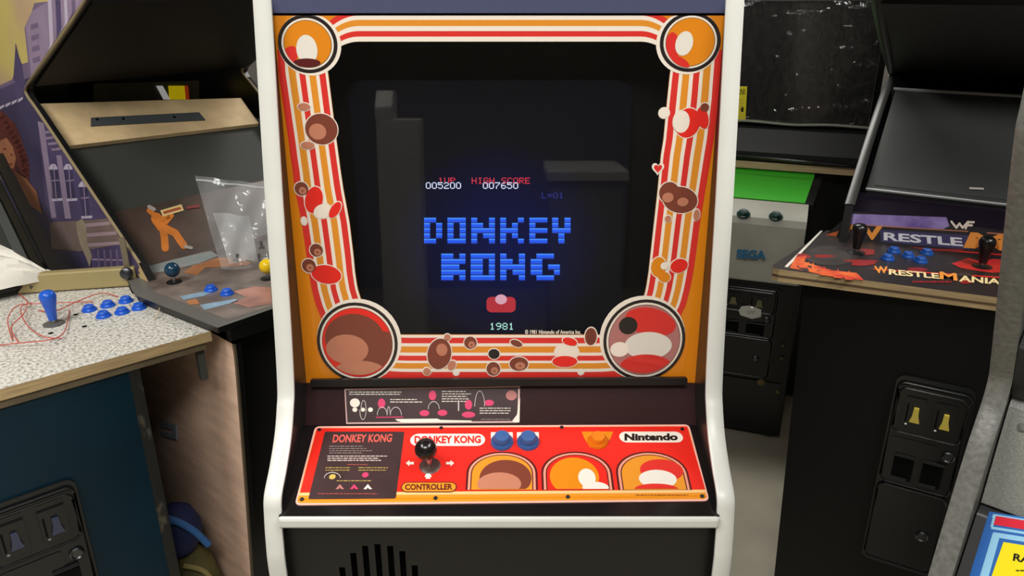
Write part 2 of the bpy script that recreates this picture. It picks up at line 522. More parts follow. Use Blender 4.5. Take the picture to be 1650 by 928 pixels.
def coin_door(parent, s, u0, v0, w, h, slot_m, lit_label=None, slot_f=(.31, .69)):
    """Coin door on surface S with its lower left corner at u0, v0: frame, door, two slots, lock, return cups, cash door."""
    dm = M['door_black']
    b = MB(); b.slab(s, pill(u0, v0, u0 + w, v0 + h, r=0.018), 0.0, 0.006, dm)
    d = b.build('coin_door', parent, bevel=0.0015)
    split = v0 + h * 0.45
    b = MB(); b.slab(s, pill(u0 + w * .05, split + .006, u0 + w * .95, v0 + h * .96, r=0.014), 0.006, 0.010, dm)
    b.build('upper_door', d, bevel=0.0015)
    b = MB(); b.slab(s, pill(u0 + w * .05, v0 + h * .03, u0 + w * .95, split - .006, r=0.014), 0.006, 0.010, dm)
    b.build('cash_door', d, bevel=0.0015)
    # rolled rims
    b = MB()
    for (a0, b0, a1, b1, hh) in ((.04, split + .004, .96, v0 + h * .97, .010), (.04, v0 + h * .02, .96, split - .004, .010), (.07, v0 + h * .725, .93, v0 + h * .945, .010)):
        loop = pill(u0 + w * a0, b0, u0 + w * a1, b1, r=0.014, n=5)
        pts = [s.P(u, v, hh) for u, v in loop] + [s.P(*loop[0], hh)]
        b.tube(pts, 0.0028, dm, 6)
    b.build('pressed_rim', d, smooth=True)
    for k in (0, 1):
        cu = u0 + w * slot_f[k]; cv = v0 + h * 0.835
        ww, hh = w * 0.135, h * 0.075
        b = MB(); b.slab(s, [(cu - ww, cv - hh), (cu + ww, cv - hh), (cu + ww, cv + hh), (cu - ww, cv + hh)], 0.010, 0.015, dm)
        e = b.build('coin_slot', d, bevel=0.001)
        b = MB()
        b.slab(s, [(cu - ww * .35, cv - hh * .5), (cu + ww * .62, cv - hh * .5), (cu + ww * .42, cv - hh * .1), (cu + ww * .36, cv + hh * .45), (cu - ww * .12, cv + hh * .45), (cu - ww * .16, cv - hh * .1)], 0.015, 0.022, slot_m)
        b.build('reject_button', d, bevel=0.001, label=lit_label)
        b = MB(); b.slab(s, [(cu - ww * .78, cv - hh * .6), (cu - ww * .62, cv - hh * .6), (cu - ww * .62, cv + hh * .6), (cu - ww * .78, cv + hh * .6)], 0.015, 0.0155, M['matte_black'])
        b.tube([s.P(cu - ww * .7, cv - hh * .75, 0.016), s.P(cu - ww * .5, cv - hh * .75, 0.016)], 0.002, M['steel'], 6)
        b.build('coin_entry', d)
        cv = v0 + h * 0.545
        b = MB(); b.slab(s, [(cu - ww, cv - hh * .8), (cu + ww, cv - hh * .8), (cu + ww, cv + hh * .8), (cu - ww, cv + hh * .8)], 0.010, 0.011, M['matte_black'])
        b.tube([s.P(cu - ww, cv + hh * .9, 0.014), s.P(cu + ww, cv + hh * .9, 0.014)], 0.0035, dm, 8)
        b.tube([s.P(cu - ww, cv - hh * .7, 0.014), s.P(cu + ww * .6, cv - hh * .7, 0.014)], 0.0035, dm, 8)
        b.build('coin_return', d, smooth=True)
    b = MB(); b.slab(s, pill(u0 + w * .08, v0 + h * .615, u0 + w * .70, v0 + h * .70, r=.006), 0.010, 0.012, dm)
    b.build('nameplate', d, bevel=0.001)
    for (fu, fv) in ((.84, .66), (.75, .22)):
        b = MB(); b.lathe(s.P(u0 + w * fu, v0 + h * fv, 0.008), s.n, [(0, 0), (.013, 0), (.013, .006), (.010, .008), (.008, .006), (0, .006)], M['dark_steel'], 24)
        b.build('lock', d, smooth=True)
    return d

# ------------------------------------------------------------------ the white-edged cabinet in the middle
FD = Frame((-0.017, 0.85, 0.0), 0)
dk = thing('arcade_cabinet', FD, 'tall black arcade cabinet with white edging and orange and red striped screen surround', 'arcade machine')
PROF = [(.03, .03), (.015, .35), (-.006, .60), (-.013, .791), (-.0105, .84), (-.003, .881), (.006, .906), (.040, .928), (.074, .955), (.097, .985), (.112, 1.017), (.132, 1.12), (.158, 1.288), (.200, 1.519), (.222, 1.64), (.236, 1.76)]
IN, OUT = .291, .310
SP = smooth_line(PROF, 5)
for s_ in (-1, 1):
    b = MB(); b.prism(SP + [(.69, 1.76), (.69, .03)], min(s_ * IN, s_ * OUT), max(s_ * IN, s_ * OUT), M['black'])
    sp = b.build('side_panel', dk)
    edge_strip('edge_moulding', sp, PROF, min(s_ * .2885, s_ * .3115), max(s_ * .2885, s_ * .3115), M['white_trim'], 0.005).__setitem__('label', 'white edge moulding')
b = MB(); b.box(-IN, IN, .67, .69, .05, 1.75, M['black']); b.build('back_panel', dk)
b = MB(); b.box(-IN, IN, .10, .67, .05, .07, M['black']); b.build('base_board', dk)
b = MB(); b.prism([(.206, 1.503), (.188, 1.575), (.30, 1.575), (.30, 1.503)], -IN, IN, M['blue_sheen']); b.build('glass_retainer', dk, bevel=.001)
b = MB(); b.box(-IN, IN, .215, .67, 1.58, 1.75, M['black']); b.build('marquee_box', dk)

# lower front with its loudspeaker slots
SF = Surf(FD, (0, .006, 0), (1, 0, 0), (0, 0, 1))
slots = []
for px, py in ((551, 914), (569, 891), (588, 879.5), (608, 876.6), (628.5, 879.5), (648, 888), (668, 911)):
    u, v = SF.uv(px, py); slots.append((u, v))
b = MB(); pm = mat('front_laminate', (19, 18, 17), .4, var=.2, scale=6, spec=.35)
zt, zb = .868, .10; prev = -IN; sw = .0042
vlow = .62
for u, v in slots:
    b.box(prev, u - sw, .006, .022, zb, zt, pm)
    b.box(u - sw, u + sw, .006, .022, v, zt, pm)
    lowv = 2 * .735 - v
    b.box(u - sw, u + sw, .006, .022, zb, lowv, pm)
    prev = u + sw
b.box(prev, IN, .006, .022, zb, zt, pm)
fp = b.build('front_panel', dk, label='black lower front with upright loudspeaker slots')
b = MB(); b.box(slots[0][0] - .02, slots[-1][0] + .02, .040, .045, .58, .86, M['matte_black']); b.build('speaker_cloth', fp)
b = MB(); b.box(-IN, IN, -.0135, .012, .868, .8845, M['white_trim']); b.build('front_moulding', dk, bevel=.004, label='white moulding strip across the front edge of the control shelf')

# ---- control shelf
SPN = Surf(FD, (0, .010, .890), (1, 0, 0), (0, .1366, .037))
b = MB(); b.prism([(-.008, .8845), (.010, .8895), (.1466, .9263), (.160, .925), (.160, .87), (.012, .87)], -IN, IN, M['black_gloss'])
cp = b.build('control_panel', dk)
A = SPN
q = A.px([(508, 688), (1110, 685), (1143, 808), (475, 815)])
def roundq(q, r, n=4):
    out = []
    m = len(q)
    for i in range(m):
        p0, p1, p2 = (Vector(q[i - 1]), Vector(q[i]), Vector(q[(i + 1) % m]))
        a = p1 + (p0 - p1).normalized() * r; c = p1 + (p2 - p1).normalized() * r
        for k in range(n + 1):
            t = k / n
            out.append(tuple(a * (1 - t) ** 2 + p1 * 2 * t * (1 - t) + c * t * t))
    return out
b = MB()
b.slab(A, roundq(q, .008), 0, .0016, mat('panel_border', (240, 178, 164), .3))
b.flat(A, roundq(A.px([(510.5, 691), (1108, 688), (1139, 805.5), (478.5, 812)]), .006), .0018, M['orange'])
b.flat(A, A.px([(511, 691.5), (1107, 688.5), (1136, 790), (484, 795)]), .0020, M['bright_red'])
b.flat(A, A.px([(483.5, 795.5), (1136.2, 790.5), (1137.4, 795), (482.3, 800)]), .0020, mat('ink_peach', (240, 190, 130), .3))
b.flat(A, A.px([(481, 804.5), (1138, 799.5), (1139, 802.5), (480, 807.5)]), .0020, M['amber'])
ov = b.build('panel_overlay', cp, label='red overlay with an orange lower stripe and arched windows')
# left instruction card
b = MB()
b.flat(A, roundq(A.px([(524, 697), (652, 697), (638, 805), (497, 806)]), .003), .0022, M['card'])
word(b, A, 'DONKEY KONG', A.px([(538, 702), (633, 701), (631, 714), (536, 715)]), .0026, mat('card_red', (208, 88, 78), .4), .03)
cg = mat('card_grey', (150, 136, 134), .4); cyl = mat('card_yellow', (196, 168, 84), .4)
def rows(b, s, x0, y0, x1, n, dy, h, m, seed=1, th=1.1):
    """Lines of print too small to read: rows of short dashes with word gaps."""
    r = random.Random(seed)
    for i in range(n):
        y = y0 + i * dy; x = x0; xe = x1 - r.uniform(0, .22) * (x1 - x0)
        while x < xe:
            w = r.uniform(2.5, 8)
            b.flat(s, s.px([(x, y), (min(x + w, xe), y), (min(x + w, xe), y + th), (x, y + th)]), h, m)
            x += w + 1.3
rows(b, A, 531, 720.5, 600, 4, 3.6, .0026, cg, 2, .9)
rows(b, A, 528, 736, 630, 2, 3.6, .0026, mat('card_pale', (196, 176, 170), .4), 3, 1.5)
rows(b, A, 528, 743, 628, 1, 3.6, .0026, mat('card_pale', (196, 176, 170), .4), 5, 1.5)
rows(b, A, 560, 750, 600, 1, 3, .0026, mat('card_red', (208, 88, 78), .4), 6, .8)
rows(b, A, 525, 755, 568, 2, 4, .0026, cyl, 7, 1.0); rows(b, A, 578, 755, 628, 2, 4, .0026, cyl, 8, 1.0)
rows(b, A, 543, 776, 606, 1, 3, .0026, cyl, 9, 1.0); rows(b, A, 512, 797, 622, 1, 3, .0026, mat('card_red', (208, 88, 78), .4), 10, .8)
b.flat(A, oval(A.uv(536, 770), .0045), .0026, cyl); b.flat(A, oval(A.uv(589, 767), .0045), .0026, M['magenta'])
arc = [A.P(*A.uv(536 + 13 * math.cos(t), 772 - 9 * math.sin(t)), .0026) for t in [math.pi * k / 12 for k in range(13)]]
b.tube(arc, .0004, M['pale'], 4)
for x, m_ in ((548, M['mauve']), (571, M['magenta']), (593, M['pale'])):
    b.flat(A, A.px([(x - 7, 790), (x, 782), (x + 7, 790), (x + 2, 790), (x, 787), (x - 2, 790)]), .0026, m_)
b.build('instruction_card', cp, label='dark instruction card with red heading on the red overlay')
# printed names and arrows
b = MB()
def px_pill(s, x0, y0, x1, y1):
    u0, v0 = s.uv(x0, y1); u1, v1 = s.uv(x1, y0)
    return pill(u0, v0, u1, v1)
b.flat(A, px_pill(A, 660, 700.5, 782, 720), .0022, M['white'])
word(b, A, 'DONKEY KONG', A.px([(668, 704), (775, 703.5), (775, 716), (668, 716.5)]), .0026, M['red'], .045)
b.build('name_pill', ov, label='white pill with red lettering'); b = MB()
b.flat(A, px_pill(A, 999, 697, 1098, 714.5), .0022, M['white'])
word(b, A, 'Nintendo', A.px([(1006, 700.5), (1091, 700), (1092, 711.5), (1006, 712)]), .0026, M['ink'], .05)
b.build('name_pill', ov, label='white pill with black lettering'); b = MB()
b.flat(A, px_pill(A, 645, 778, 737, 795), .0022, M['maroon']); b.flat(A, px_pill(A, 647, 779.5, 735, 793.5), .0024, M['orange'])
word(b, A, 'CONTROLLER', A.px([(653, 782), (729, 781.5), (729, 791), (653, 791.5)]), .0028, M['maroon'], .03)
b.build('name_pill', ov, label='orange pill with dark red lettering'); b = MB()
for pts in ([(654, 748), (660, 743), (660, 746), (667, 746), (667, 750), (660, 750), (660, 753)], [(732, 748), (726, 743), (726, 746), (719, 746), (719, 750), (726, 750), (726, 753)],
            [(690, 760), (696, 770), (693, 770), (694, 773), (686, 773), (687, 770), (684, 770)]):
    b.flat(A, A.px(pts), .0024, M['white'])
b.build('arrow_print', ov, label='white arrows round the joystick'); b = MB()
rows(b, A, 1024, 799, 1118, 1, 3, .0026, M['maroon'], 12, .9)
b.build('small_print', ov); b = MB()
for x in (809, 851):
    b.flat(A, A.px([(x - 18, 698), (x + 17, 698), (x + 18, 718), (x - 18, 718)]), .0022, M['white'])
b.build('button_print', ov, label='white fields under the blue push buttons'); b = MB()
b.flat(A, A.px([(937, 697), (988, 697), (983, 709), (974, 722), (962, 725), (950, 722), (942, 709)]), .0022, M['amber'])
b.build('button_print', ov, label='plain fields under the push buttons')
# arched windows with plain colour fields
def arch(s, x0, x1, ytop, ybot, inset, n=16):
    u0, vb = s.uv(x0, ybot); u1, _ = s.uv(x1, ybot); uc, vt = s.uv((x0 + x1) / 2, ytop)
    u0 += inset; u1 -= inset; vt -= inset
    a = (u1 - u0) / 2; c = (u0 + u1) / 2; hh = min(a * .78, vt - vb)
    out = [(u0, vb)] + [(c - a * math.cos(math.pi * k / n), vt - hh + hh * math.sin(math.pi * k / n)) for k in range(n + 1)] + [(u1, vb)]
    return out
for k, (x0, x1, bg) in enumerate(((750, 867, M['orange']), (873, 990, M['bright_red']), (996, 1115, M['orange']))):
    b = MB()
    b.flat(A, arch(A, x0, x1, 729, 791, 0), .0022, M['maroon'])
    b.flat(A, arch(A, x0, x1, 729, 791, .003), .0024, mat('ink_pink', (226, 150, 128), .3))
    b.flat(A, arch(A, x0, x1, 729, 791, .0062), .0026, M['maroon'])
    b.flat(A, arch(A, x0, x1, 729, 791, .0078), .0028, bg)
    cx = (x0 + x1) / 2
    def blob(dx0, y0, rx, ry, m_, hh, rot=0):
        # plain colour field kept above the lower stripe
        c = A.uv(cx + dx0, y0); floor_v = A.uv(cx, 790)[1]
        b.flat(A, [(u, max(v, floor_v)) for u, v in oval(c, rx, ry, rot=rot)], hh, m_)
    if k == 0:
        blob(6, 772, .036, .032, M['brown'], .0030); blob(-4, 782, .030, .020, M['tan'], .0032)
    elif k == 1:
        blob(-6, 770, .034, .034, M['amber'], .0030); blob(14, 772, .012, .016, M['pale'], .0032); blob(28, 788, .018, .010, M['pale'], .0031)
    else:
        blob(10, 760, .030, .020, M['red'], .0030); blob(4, 774, .026, .016, M['pale'], .0032); blob(2, 791, .030, .010, M['red'], .0033)
    b.build('arched_window', ov, label=('arched window print, brown field on orange', 'arched window print, amber field on red', 'arched window print, red and pale fields on orange')[k])
# screws
for x, y in ((515, 694), (711, 691), (905, 690), (1099, 693), (487, 806), (702, 804), (915, 802), (1131, 801)):
    u, v = A.uv(x, y)
    b = MB(); b.lathe(A.P(u, v, .0018), A.n, [(0, 0), (.0032, 0), (.0026, .0014), (0, .0018)], M['dark_steel'], 14); b.build('screw', cp, smooth=True)
ball_stick(cp, A, *A.uv(693, 752), mat('black_knob', (22, 18, 19), .2), .034, .0155, lean=(-.004, .002), shaft_r=.0045, washer=.0150, washer_m=mat('washer_brown', (62, 38, 34), .4), ball_label='black joystick ball')
for x in (809, 851):
    b = MB(); push_button(b, A, *A.uv(x, 714), .0165, M['dull_blue_plastic'], .002, .013); b.build('push_button', cp, smooth=True, label='blue push button')
b = MB(); push_button(b, A, *A.uv(963, 713), .0150, mat('orange_plastic', (228, 122, 18), .3), .002, .011); b.build('push_button', cp, smooth=True, label='orange push button')

# ---- sloping strip under the screen with the long instruction label
SS = Surf(FD, (0, .151, .926), (1, 0, 0), (0, .030, .056))
b = MB(); b.prism([(.151, .926), (.181, .982), (.20, .982), (.20, .90), (.16, .90)], -IN, IN, mat('plum_black', (46, 25, 26), .24)); st = b.build('lower_strip', dk)
b = MB()
b.flat(SS, SS.px([(555, 626), (838, 622), (836, 681), (558, 683)]), .0004, mat('strip_edge', (206, 170, 166), .4))
b.flat(SS, SS.px([(557, 628.5), (835, 624.5), (833, 678), (560, 680.5)]), .0007, M['card'])
# torn foot and corner of the label
b.flat(SS, SS.px([(637, 675), (705, 674.5), (710, 676.5), (760, 677.5), (760, 680), (650, 681), (640, 678)]), .001, M['white'])
b.flat(SS, SS.px([(825, 678.5), (833, 668), (836, 648), (838, 640), (837, 680), (830, 681)]), .001, M['white'])
rows(b, SS, 563, 631, 650, 2, 3.6, .001, M['pale'], 21, 1.3)
rows(b, SS, 629, 643, 683, 2, 4, .001, M['pale'], 22, 1.3)
rows(b, SS, 712, 630, 760, 5, 4, .001, M['pale'], 23, 1.2)
rows(b, SS, 773, 657, 832, 3, 4, .001, M['pale'], 24, 1.2)
rows(b, SS, 775, 675, 826, 1, 4, .001, cg, 25, 1.0)
for x, y, r in ((572, 649, 8), (572, 660, 4), (585, 660, 3.5), (597, 660, 4)):
    b.flat(SS, SS.px([(x + r * math.cos(t), y + r * .9 * math.sin(t)) for t in [2 * math.pi * k / 20 for k in range(20)]]), .001, M['white'])
def arcline(x0, x1, yb, yt, m_, sq=False):
    pts = [SS.P(*SS.uv((x0 + x1) / 2 - (x1 - x0) / 2 * math.cos(t), yb - (yb - yt) * math.sin(t)), .001) for t in [math.pi * k / 14 for k in range(15)]]
    b.tube(pts, .0006, m_, 4)
gl = mat('card_line', (190, 182, 178), .4)
arcline(608, 624, 669, 656, gl); arcline(624, 629, 669, 655, gl); arcline(629, 647, 669, 656, gl); arcline(690, 708, 659, 647, gl); arcline(765, 781, 655, 630, gl); arcline(582, 590, 660, 645, gl); arcline(580, 590, 660, 676, gl)
b.flat(SS, SS.px([(606, 671.5), (650, 671), (650, 672.5), (606, 673)]), .001, M['magenta'])
for x, y, rx, ry in ((615, 650, 6, 8), (697, 637, 6, 8), (755, 652, 6, 8), (684, 665.5, 8, 5), (713, 665, 8, 5), (755, 668, 11, 5), (788, 649, 8, 5)):
    b.flat(SS, SS.px([(x + rx * math.cos(t), y + ry * math.sin(t)) for t in [2 * math.pi * k / 14 for k in range(14)]]), .001, M['magenta'])
b.flat(SS, SS.px([(738, 645), (740, 645), (740, 662), (738, 662)]), .001, gl)
b.flat(SS, SS.px([(824 + 9 * math.cos(t), 637 + 8 * math.sin(t)) for t in [2 * math.pi * k / 18 for k in range(18)]]), .001, M['mauve'])
b.build('instruction_label', st, label='long torn instruction label with white print and pink marks')

# ---- screen surround
BZ = Surf(FD, (0, .179, .982), (1, 0, 0), (0, .0295, .518))
VT = .519
Lo = [(20, 444), (60, 446), (118, 449), (226, 465), (250, 468), (277, 472), (304, 475), (358, 486), (412, 494), (439, 498), (465, 502), (492, 509), (525, 523)]
Li = [(60, 515), (104, 526), (118, 528.5), (226, 542), (277, 549), (304, 553), (358, 563), (412, 569.5), (439, 572), (465, 576), (487, 583), (525, 600)]
Ro = [(20, 1167), (60, 1165), (118, 1161), (162, 1158), (226, 1150), (250, 1146), (304, 1137), (358, 1128), (412, 1121), (439, 1117), (465, 1112), (492, 1105), (525, 1088)]
Ri = [(60, 1090), (118, 1079.7), (162, 1075), (226, 1069), (250, 1065), (304, 1060), (358, 1054), (412, 1048), (439, 1045), (465, 1041), (484, 1036), (525, 1015)]
FR = [0, .141, .205, .346, .417, .538, .615, .75, .82, .949, 1.0]
BANDC = ['red', 'white', 'orange', 'white', 'red', 'white', 'orange', 'white', 'red', 'white']
YS = [80 + 9 * k for k in range(50)]
def tcurve(x):
    d = 0
    if x < 578: d = 11 * ((578 - x) / 35.0) ** 2
    if x > 1032: d = 11 * ((x - 1032) / 35.0) ** 2
    return min(d, 26)
base = M['amber']
b = MB(); bb = MB()
def strip(b, outer, inner, f0, f1, h, m_, ys):
    a = [(interp(outer, y) + (interp(inner, y) - interp(outer, y)) * f0, y) for y in ys]
    c = [(interp(outer, y) + (interp(inner, y) - interp(outer, y)) * f1, y) for y in ys]
    for i in range(len(ys) - 1):
        b.flat(BZ, BZ.px([a[i], c[i], c[i + 1], a[i + 1]]), h, m_)
# the printed acrylic: four sides round the opening
ysb = [24] + [60 + 10 * k for k in range(48)]
for tab, sgn in ((Li, -1), (Ri, 1)):
    inner = [BZ.uv(interp(tab, y), y) for y in [60 + 10 * k for k in range(48)]]
    pts = [(sgn * IN, inner[-1][1]), (sgn * IN, inner[0][1])] + inner
    bb.slab(BZ, pts, -.003, 0, base)
v540 = BZ.uv(800, 540)[1]; v530 = BZ.uv(800, 530)[1]; v60 = BZ.uv(800, 60)[1]
bb.slab(BZ, [(-IN, 0), (IN, 0), (IN, v530), (BZ.uv(1013, 530)[0], v530), (BZ.uv(1008, 540)[0], v540), (BZ.uv(608, 540)[0], v540), (BZ.uv(602, 530)[0], v530), (-IN, v530)], -.003, 0, base)
topc = [BZ.uv(x, 67 + tcurve(x)) for x in range(540, 1072, 6)]
bb.slab(BZ, [(-IN, VT), (-IN, v60)] + topc + [(IN, v60), (IN, VT)], -.003, 0, base)
bz = bb.build('screen_surround', dk, label='amber printed surround with red, orange and white stripes')
for (f0, f1, c) in zip(FR, FR[1:], BANDC):
    strip(b, Lo, Li, f0, f1, .0003, M[c], YS); strip(b, Ro, Ri, f0, f1, .0003, M[c], YS)
# across the top
tb = [(14, 25, 'red'), (25, 32, 'white'), (32, 42, 'orange'), (42, 50, 'white'), (50, 59, 'red'), (59, 67, 'white')]
xs = list(range(505, 1105, 6))
for y0, y1, c in tb:
    for x0, x1 in zip(xs, xs[1:]):
        pts = [BZ.uv(x0, y0 + tcurve(x0)), BZ.uv(x1, y0 + tcurve(x1)), BZ.uv(x1, y1 + tcurve(x1)), BZ.uv(x0, y1 + tcurve(x0))]
        pts = [(u, min(v, VT)) for u, v in pts]
        if max(p[1] for p in pts) - min(p[1] for p in pts) > 1e-5:
            b.flat(BZ, pts, .0003, M[c])
# across the foot
yb = [539.5, 544, 553, 558, 568, 573, 581, 585, 594, 599, 609]
for (y0, y1, c) in zip(yb, yb[1:], BANDC[::-1]):
    xs2 = list(range(600, 1016, 8))
    for x0, x1 in zip(xs2, xs2[1:]):
        def bend(x, y):
            e = max(0, (660 - x) / 60.0, (x - 955) / 60.0)
            return y - 5 * e * e * (1 if y < 600 else .2)
        b.flat(BZ, BZ.px([(x0, bend(x0, y0)), (x1, bend(x1, y0)), (x1, bend(x1, y1)), (x0, bend(x0, y1))]), .0003, M[c])
b.build('stripe_print', bz, label='red, white and orange stripes round the screen')

def pdisc(b, c, r, h, m_, ry=None, rot=0.0, n=40):
    """Disc on the surround, centre and radius as seen."""
    ry = ry or r
    u, v = BZ.uv(*c); u1, _ = BZ.uv(c[0] + r, c[1]); _, v1 = BZ.uv(c[0], c[1] - ry)
    b.flat(BZ, [(max(-IN, min(IN, p[0])), min(max(p[1], 0.0), VT)) for p in oval((u, v), u1 - u, v1 - v, n, rot=-rot)], h, m_)
def roundel(c, r, rim, off, fills, label):
    b = MB()
    pdisc(b, (c[0] + off[0], c[1] + off[1]), r + 3, .0006, M['white'])
    pdisc(b, c, r, .0008, M['ink']); pdisc(b, c, r - rim, .0010, M['white']); pdisc(b, c, r - rim - 3.2, .0012, M['ink'])
    pdisc(b, c, r - rim - 4, .0014, fills[0])
    for k, (x, y, rx, ry, m_, rot) in enumerate(fills[1:]):
        # plain colour fields, cut to the roundel
        cu = BZ.uv(*c); R = BZ.uv(c[0] + r - rim - 4, c[1])[0] - cu[0]
        u, v = BZ.uv(x, y); ru = BZ.uv(x + rx, y)[0] - u; rv = BZ.uv(x, y - ry)[1] - v
        pts = []
        for p in oval((u, v), ru, rv, 40, rot=-rot):
            d = Vector(p) - Vector(cu)
            if d.length > R:
                d = d.normalized() * R
            pts.append((cu[0] + d.x, cu[1] + d.y))
        b.flat(BZ, pts, .0016 + .0002 * k, m_)
    b.build('roundel', bz, label=label)
roundel((496, 71), 48, 6, (3, 1), [M['amber'], (466, 92, 12, 20, M['red'], .6), (495, 80, 17, 24, M['pale'], 0), (495, 101, 22, 7, M['maroon'], 0)], 'round print, pale upright oval on amber')
roundel((1112, 68), 49, 6, (-3, 1), [M['amber'], (1082, 78, 12, 26, M['red'], 0), (1102, 70, 14, 20, M['pale'], .2), (1092, 100, 20, 9, M['red'], .4)], 'round print, pale oval and red fields on amber')
roundel((576, 552), 65, 5, (3, -3), [M['bright_red'], (572, 545, 48, 40, M['brown'], 0), (612, 565, 26, 34, M['brown'], .5), (560, 562, 34, 24, M['tan'], 0), (580, 596, 40, 16, M['tan'], 0)], 'large round print, brown and tan fields on red')
roundel((1038, 548), 66, 5, (-3, -3), [M['mauve'], (1048, 518, 42, 22, M['red'], .25), (1012, 524, 15, 14, M['ink'], 0), (1044, 556, 38, 22, M['pale'], 0), (1040, 590, 42, 20, M['red'], 0), (998, 562, 15, 12, M['white'], 0)], 'large round print, red, black and pale fields on mauve')
# little barrels and plain marks on the stripes
def barrel(x, y, r, ry=None, end=(2, 3)):
    b = MB(); ry = ry or r
    pdisc(b, (x, y), r + 1.5, .0006, M['white'], ry + 1.5); pdisc(b, (x, y), r, .0008, M['brown'], ry)
    pdisc(b, (x + end[0], y + end[1]), r * .55, .0010, M['tan'], ry * .55); pdisc(b, (x + end[0], y + end[1]), 1.6, .0012, M['brown'])
    b.build('barrel_print', bz)
for a in ((486, 304, 11), (510, 403, 10.5), (498, 428, 11), (758, 552, 10), (795, 594, 11), (836, 586, 15, 11)):
    barrel(*a)
b = MB(); pdisc(b, (952, 542), 11, .0006, M['white'], 16); pdisc(b, (952, 542), 9.5, .0008, M['brown'], 14)
for dx in (-4, 0, 4):
    b.flat(BZ, BZ.px([(952 + dx - .5, 531), (952 + dx + .5, 531), (952 + dx + .5, 553), (952 + dx - .5, 553)]), .001, M['maroon'])
b.build('barrel_print', bz)
def mark(parts):
    b = MB()
    for k, (x, y, rx, ry, m_, rot) in enumerate(parts):
        pdisc(b, (x, y), rx + 1.6, .0005, M['white'], ry + 1.6, rot)
        pdisc(b, (x, y), rx, .0008 + .0002 * k, m_, ry, rot)
    b.build('colour_mark', bz)
W_ = M['white']; RD = M['bright_red']; BR = M['brown']; TN = M['tan']; AM = M['amber']
mark([(518, 208, 26, 25, BR, 0), (512, 212, 14, 13, TN, 0), (490, 172, 10, 6, TN, 0), (496, 234, 11, 6, TN, 0)])
mark([(506, 322, 14, 22, RD, .3), (520, 340, 15, 11, W_, -.4), (540, 338, 7, 15, RD, .6), (490, 356, 4, 6, W_, 0)])
mark([(526, 442, 24, 15, RD, .15)])
mark([(1108, 198, 20, 24, RD, .2), (1098, 196, 13, 18, W_, 0), (1132, 190, 9, 18, RD, -.3), (1135, 173, 7, 7, BR, 0)])
mark([(1070, 182, 8, 8, W_, 0)])
mark([(1096, 322, 28, 21, BR, .2), (1078, 310, 16, 17, BR, 0), (1076, 318, 9, 8, TN, 0), (1100, 325, 9, 7, TN, 0), (1076, 352, 5, 5, TN, 0), (1122, 346, 5, 9, TN, 0)])
mark([(1061, 430, 12, 16, AM, 0), (1070, 446, 10, 8, AM, .4), (1094, 428, 14, 11, RD, -.3), (1070, 428, 6, 6, W_, 0)])
mark([(708, 570, 19, 25, BR, .2), (712, 563, 9, 10, TN, 0), (721, 543, 5, 5, TN, 0), (728, 588, 6, 8, TN, .5), (688, 598, 6, 6, TN, 0)])
mark([(913, 567, 19, 13, W_, 0), (910, 582, 20, 9, RD, 0), (918, 550, 12, 6, RD, .3)])
mark([(796, 570, 9, 8, M['ink'], .2)]); mark([(832, 553, 10, 5, BR, .4)])
mark([(735, 600, 4, 4, W_, 0)]); mark([(936, 599, 4, 4, W_, 0)])
b = MB()
u, v = BZ.uv(1060, 271)
hp = [(.0085 * .0625 * 16 * math.sin(t) ** 3, .0006 * (13 * math.cos(t) - 5 * math.cos(2 * t) - 2 * math.cos(3 * t) - math.cos(4 * t))) for t in [2 * math.pi * k / 28 for k in range(28)]]
b.flat(BZ, [(u + x, v + y) for x, y in hp], .0006, M['white']); b.flat(BZ, [(u + .66 * x, v + .66 * y) for x, y in hp], .0009, M['red'])
b.build('heart_print', bz)
b = MB(); word(b, BZ, '© 1981 Nintendo of America Inc.', BZ.px([(846, 531), (936, 531), (936, 538), (846, 538)]), .0006, M['white'], .02); b.build('copyright_line', bz)
# retaining bar, glass, dark hood and picture tube
b = MB(); b.slab(BZ, BZ.px([(503, 607), (1105, 604), (1105, 615), (503, 618)]), .004, .012, M['black']); b.build('glass_bar', dk, bevel=.0015)
b = MB(); b.slab(BZ, [(-IN, .001), (IN, .001), (IN, VT - .001), (-IN, VT - .001)], .0022, .0045, clear_mat('clear_glass')); b.build('front_glass', dk)
b = MB(); b.slab(BZ, [(-IN, 0), (IN, 0), (IN, VT), (-IN, VT)], -.10, -.085, M['matte_black'])
for (u0, u1, v0, v1) in ((-.26, -.255, .02, .50), (.255, .26, .02, .50), (-.26, .26, .015, .02), (-.26, .26, .50, .505)):
    b.slab(BZ, [(u0, v0), (u1, v0), (u1, v1), (u0, v1)], -.085, -.004, M['matte_black'])
b.build('screen_hood', dk)
CR = Surf(FD, BZ.P(0, 0, -.060), (1, 0, 0), (0, .0295, .518))
cu, cv = CR.uv(803, 400)
cc = CR.P(cu, cv, 0)
b = MB()
cu0, cv0 = CR.uv(588, 566); cu1, cv1 = CR.uv(1020, 130)
loop = pill(cu0, cv0, cu1, cv1, n=6, r=.02)
b.slab(CR, loop, -.02, 0, crt_mat('picture_tube', cc, (.16, .16, .16)))
tube = b.build('picture_tube', dk)
def glow(name, rgb, k=1.0):
    return mat(name, (2, 2, 4), .5, emit=k, ergb=rgb)
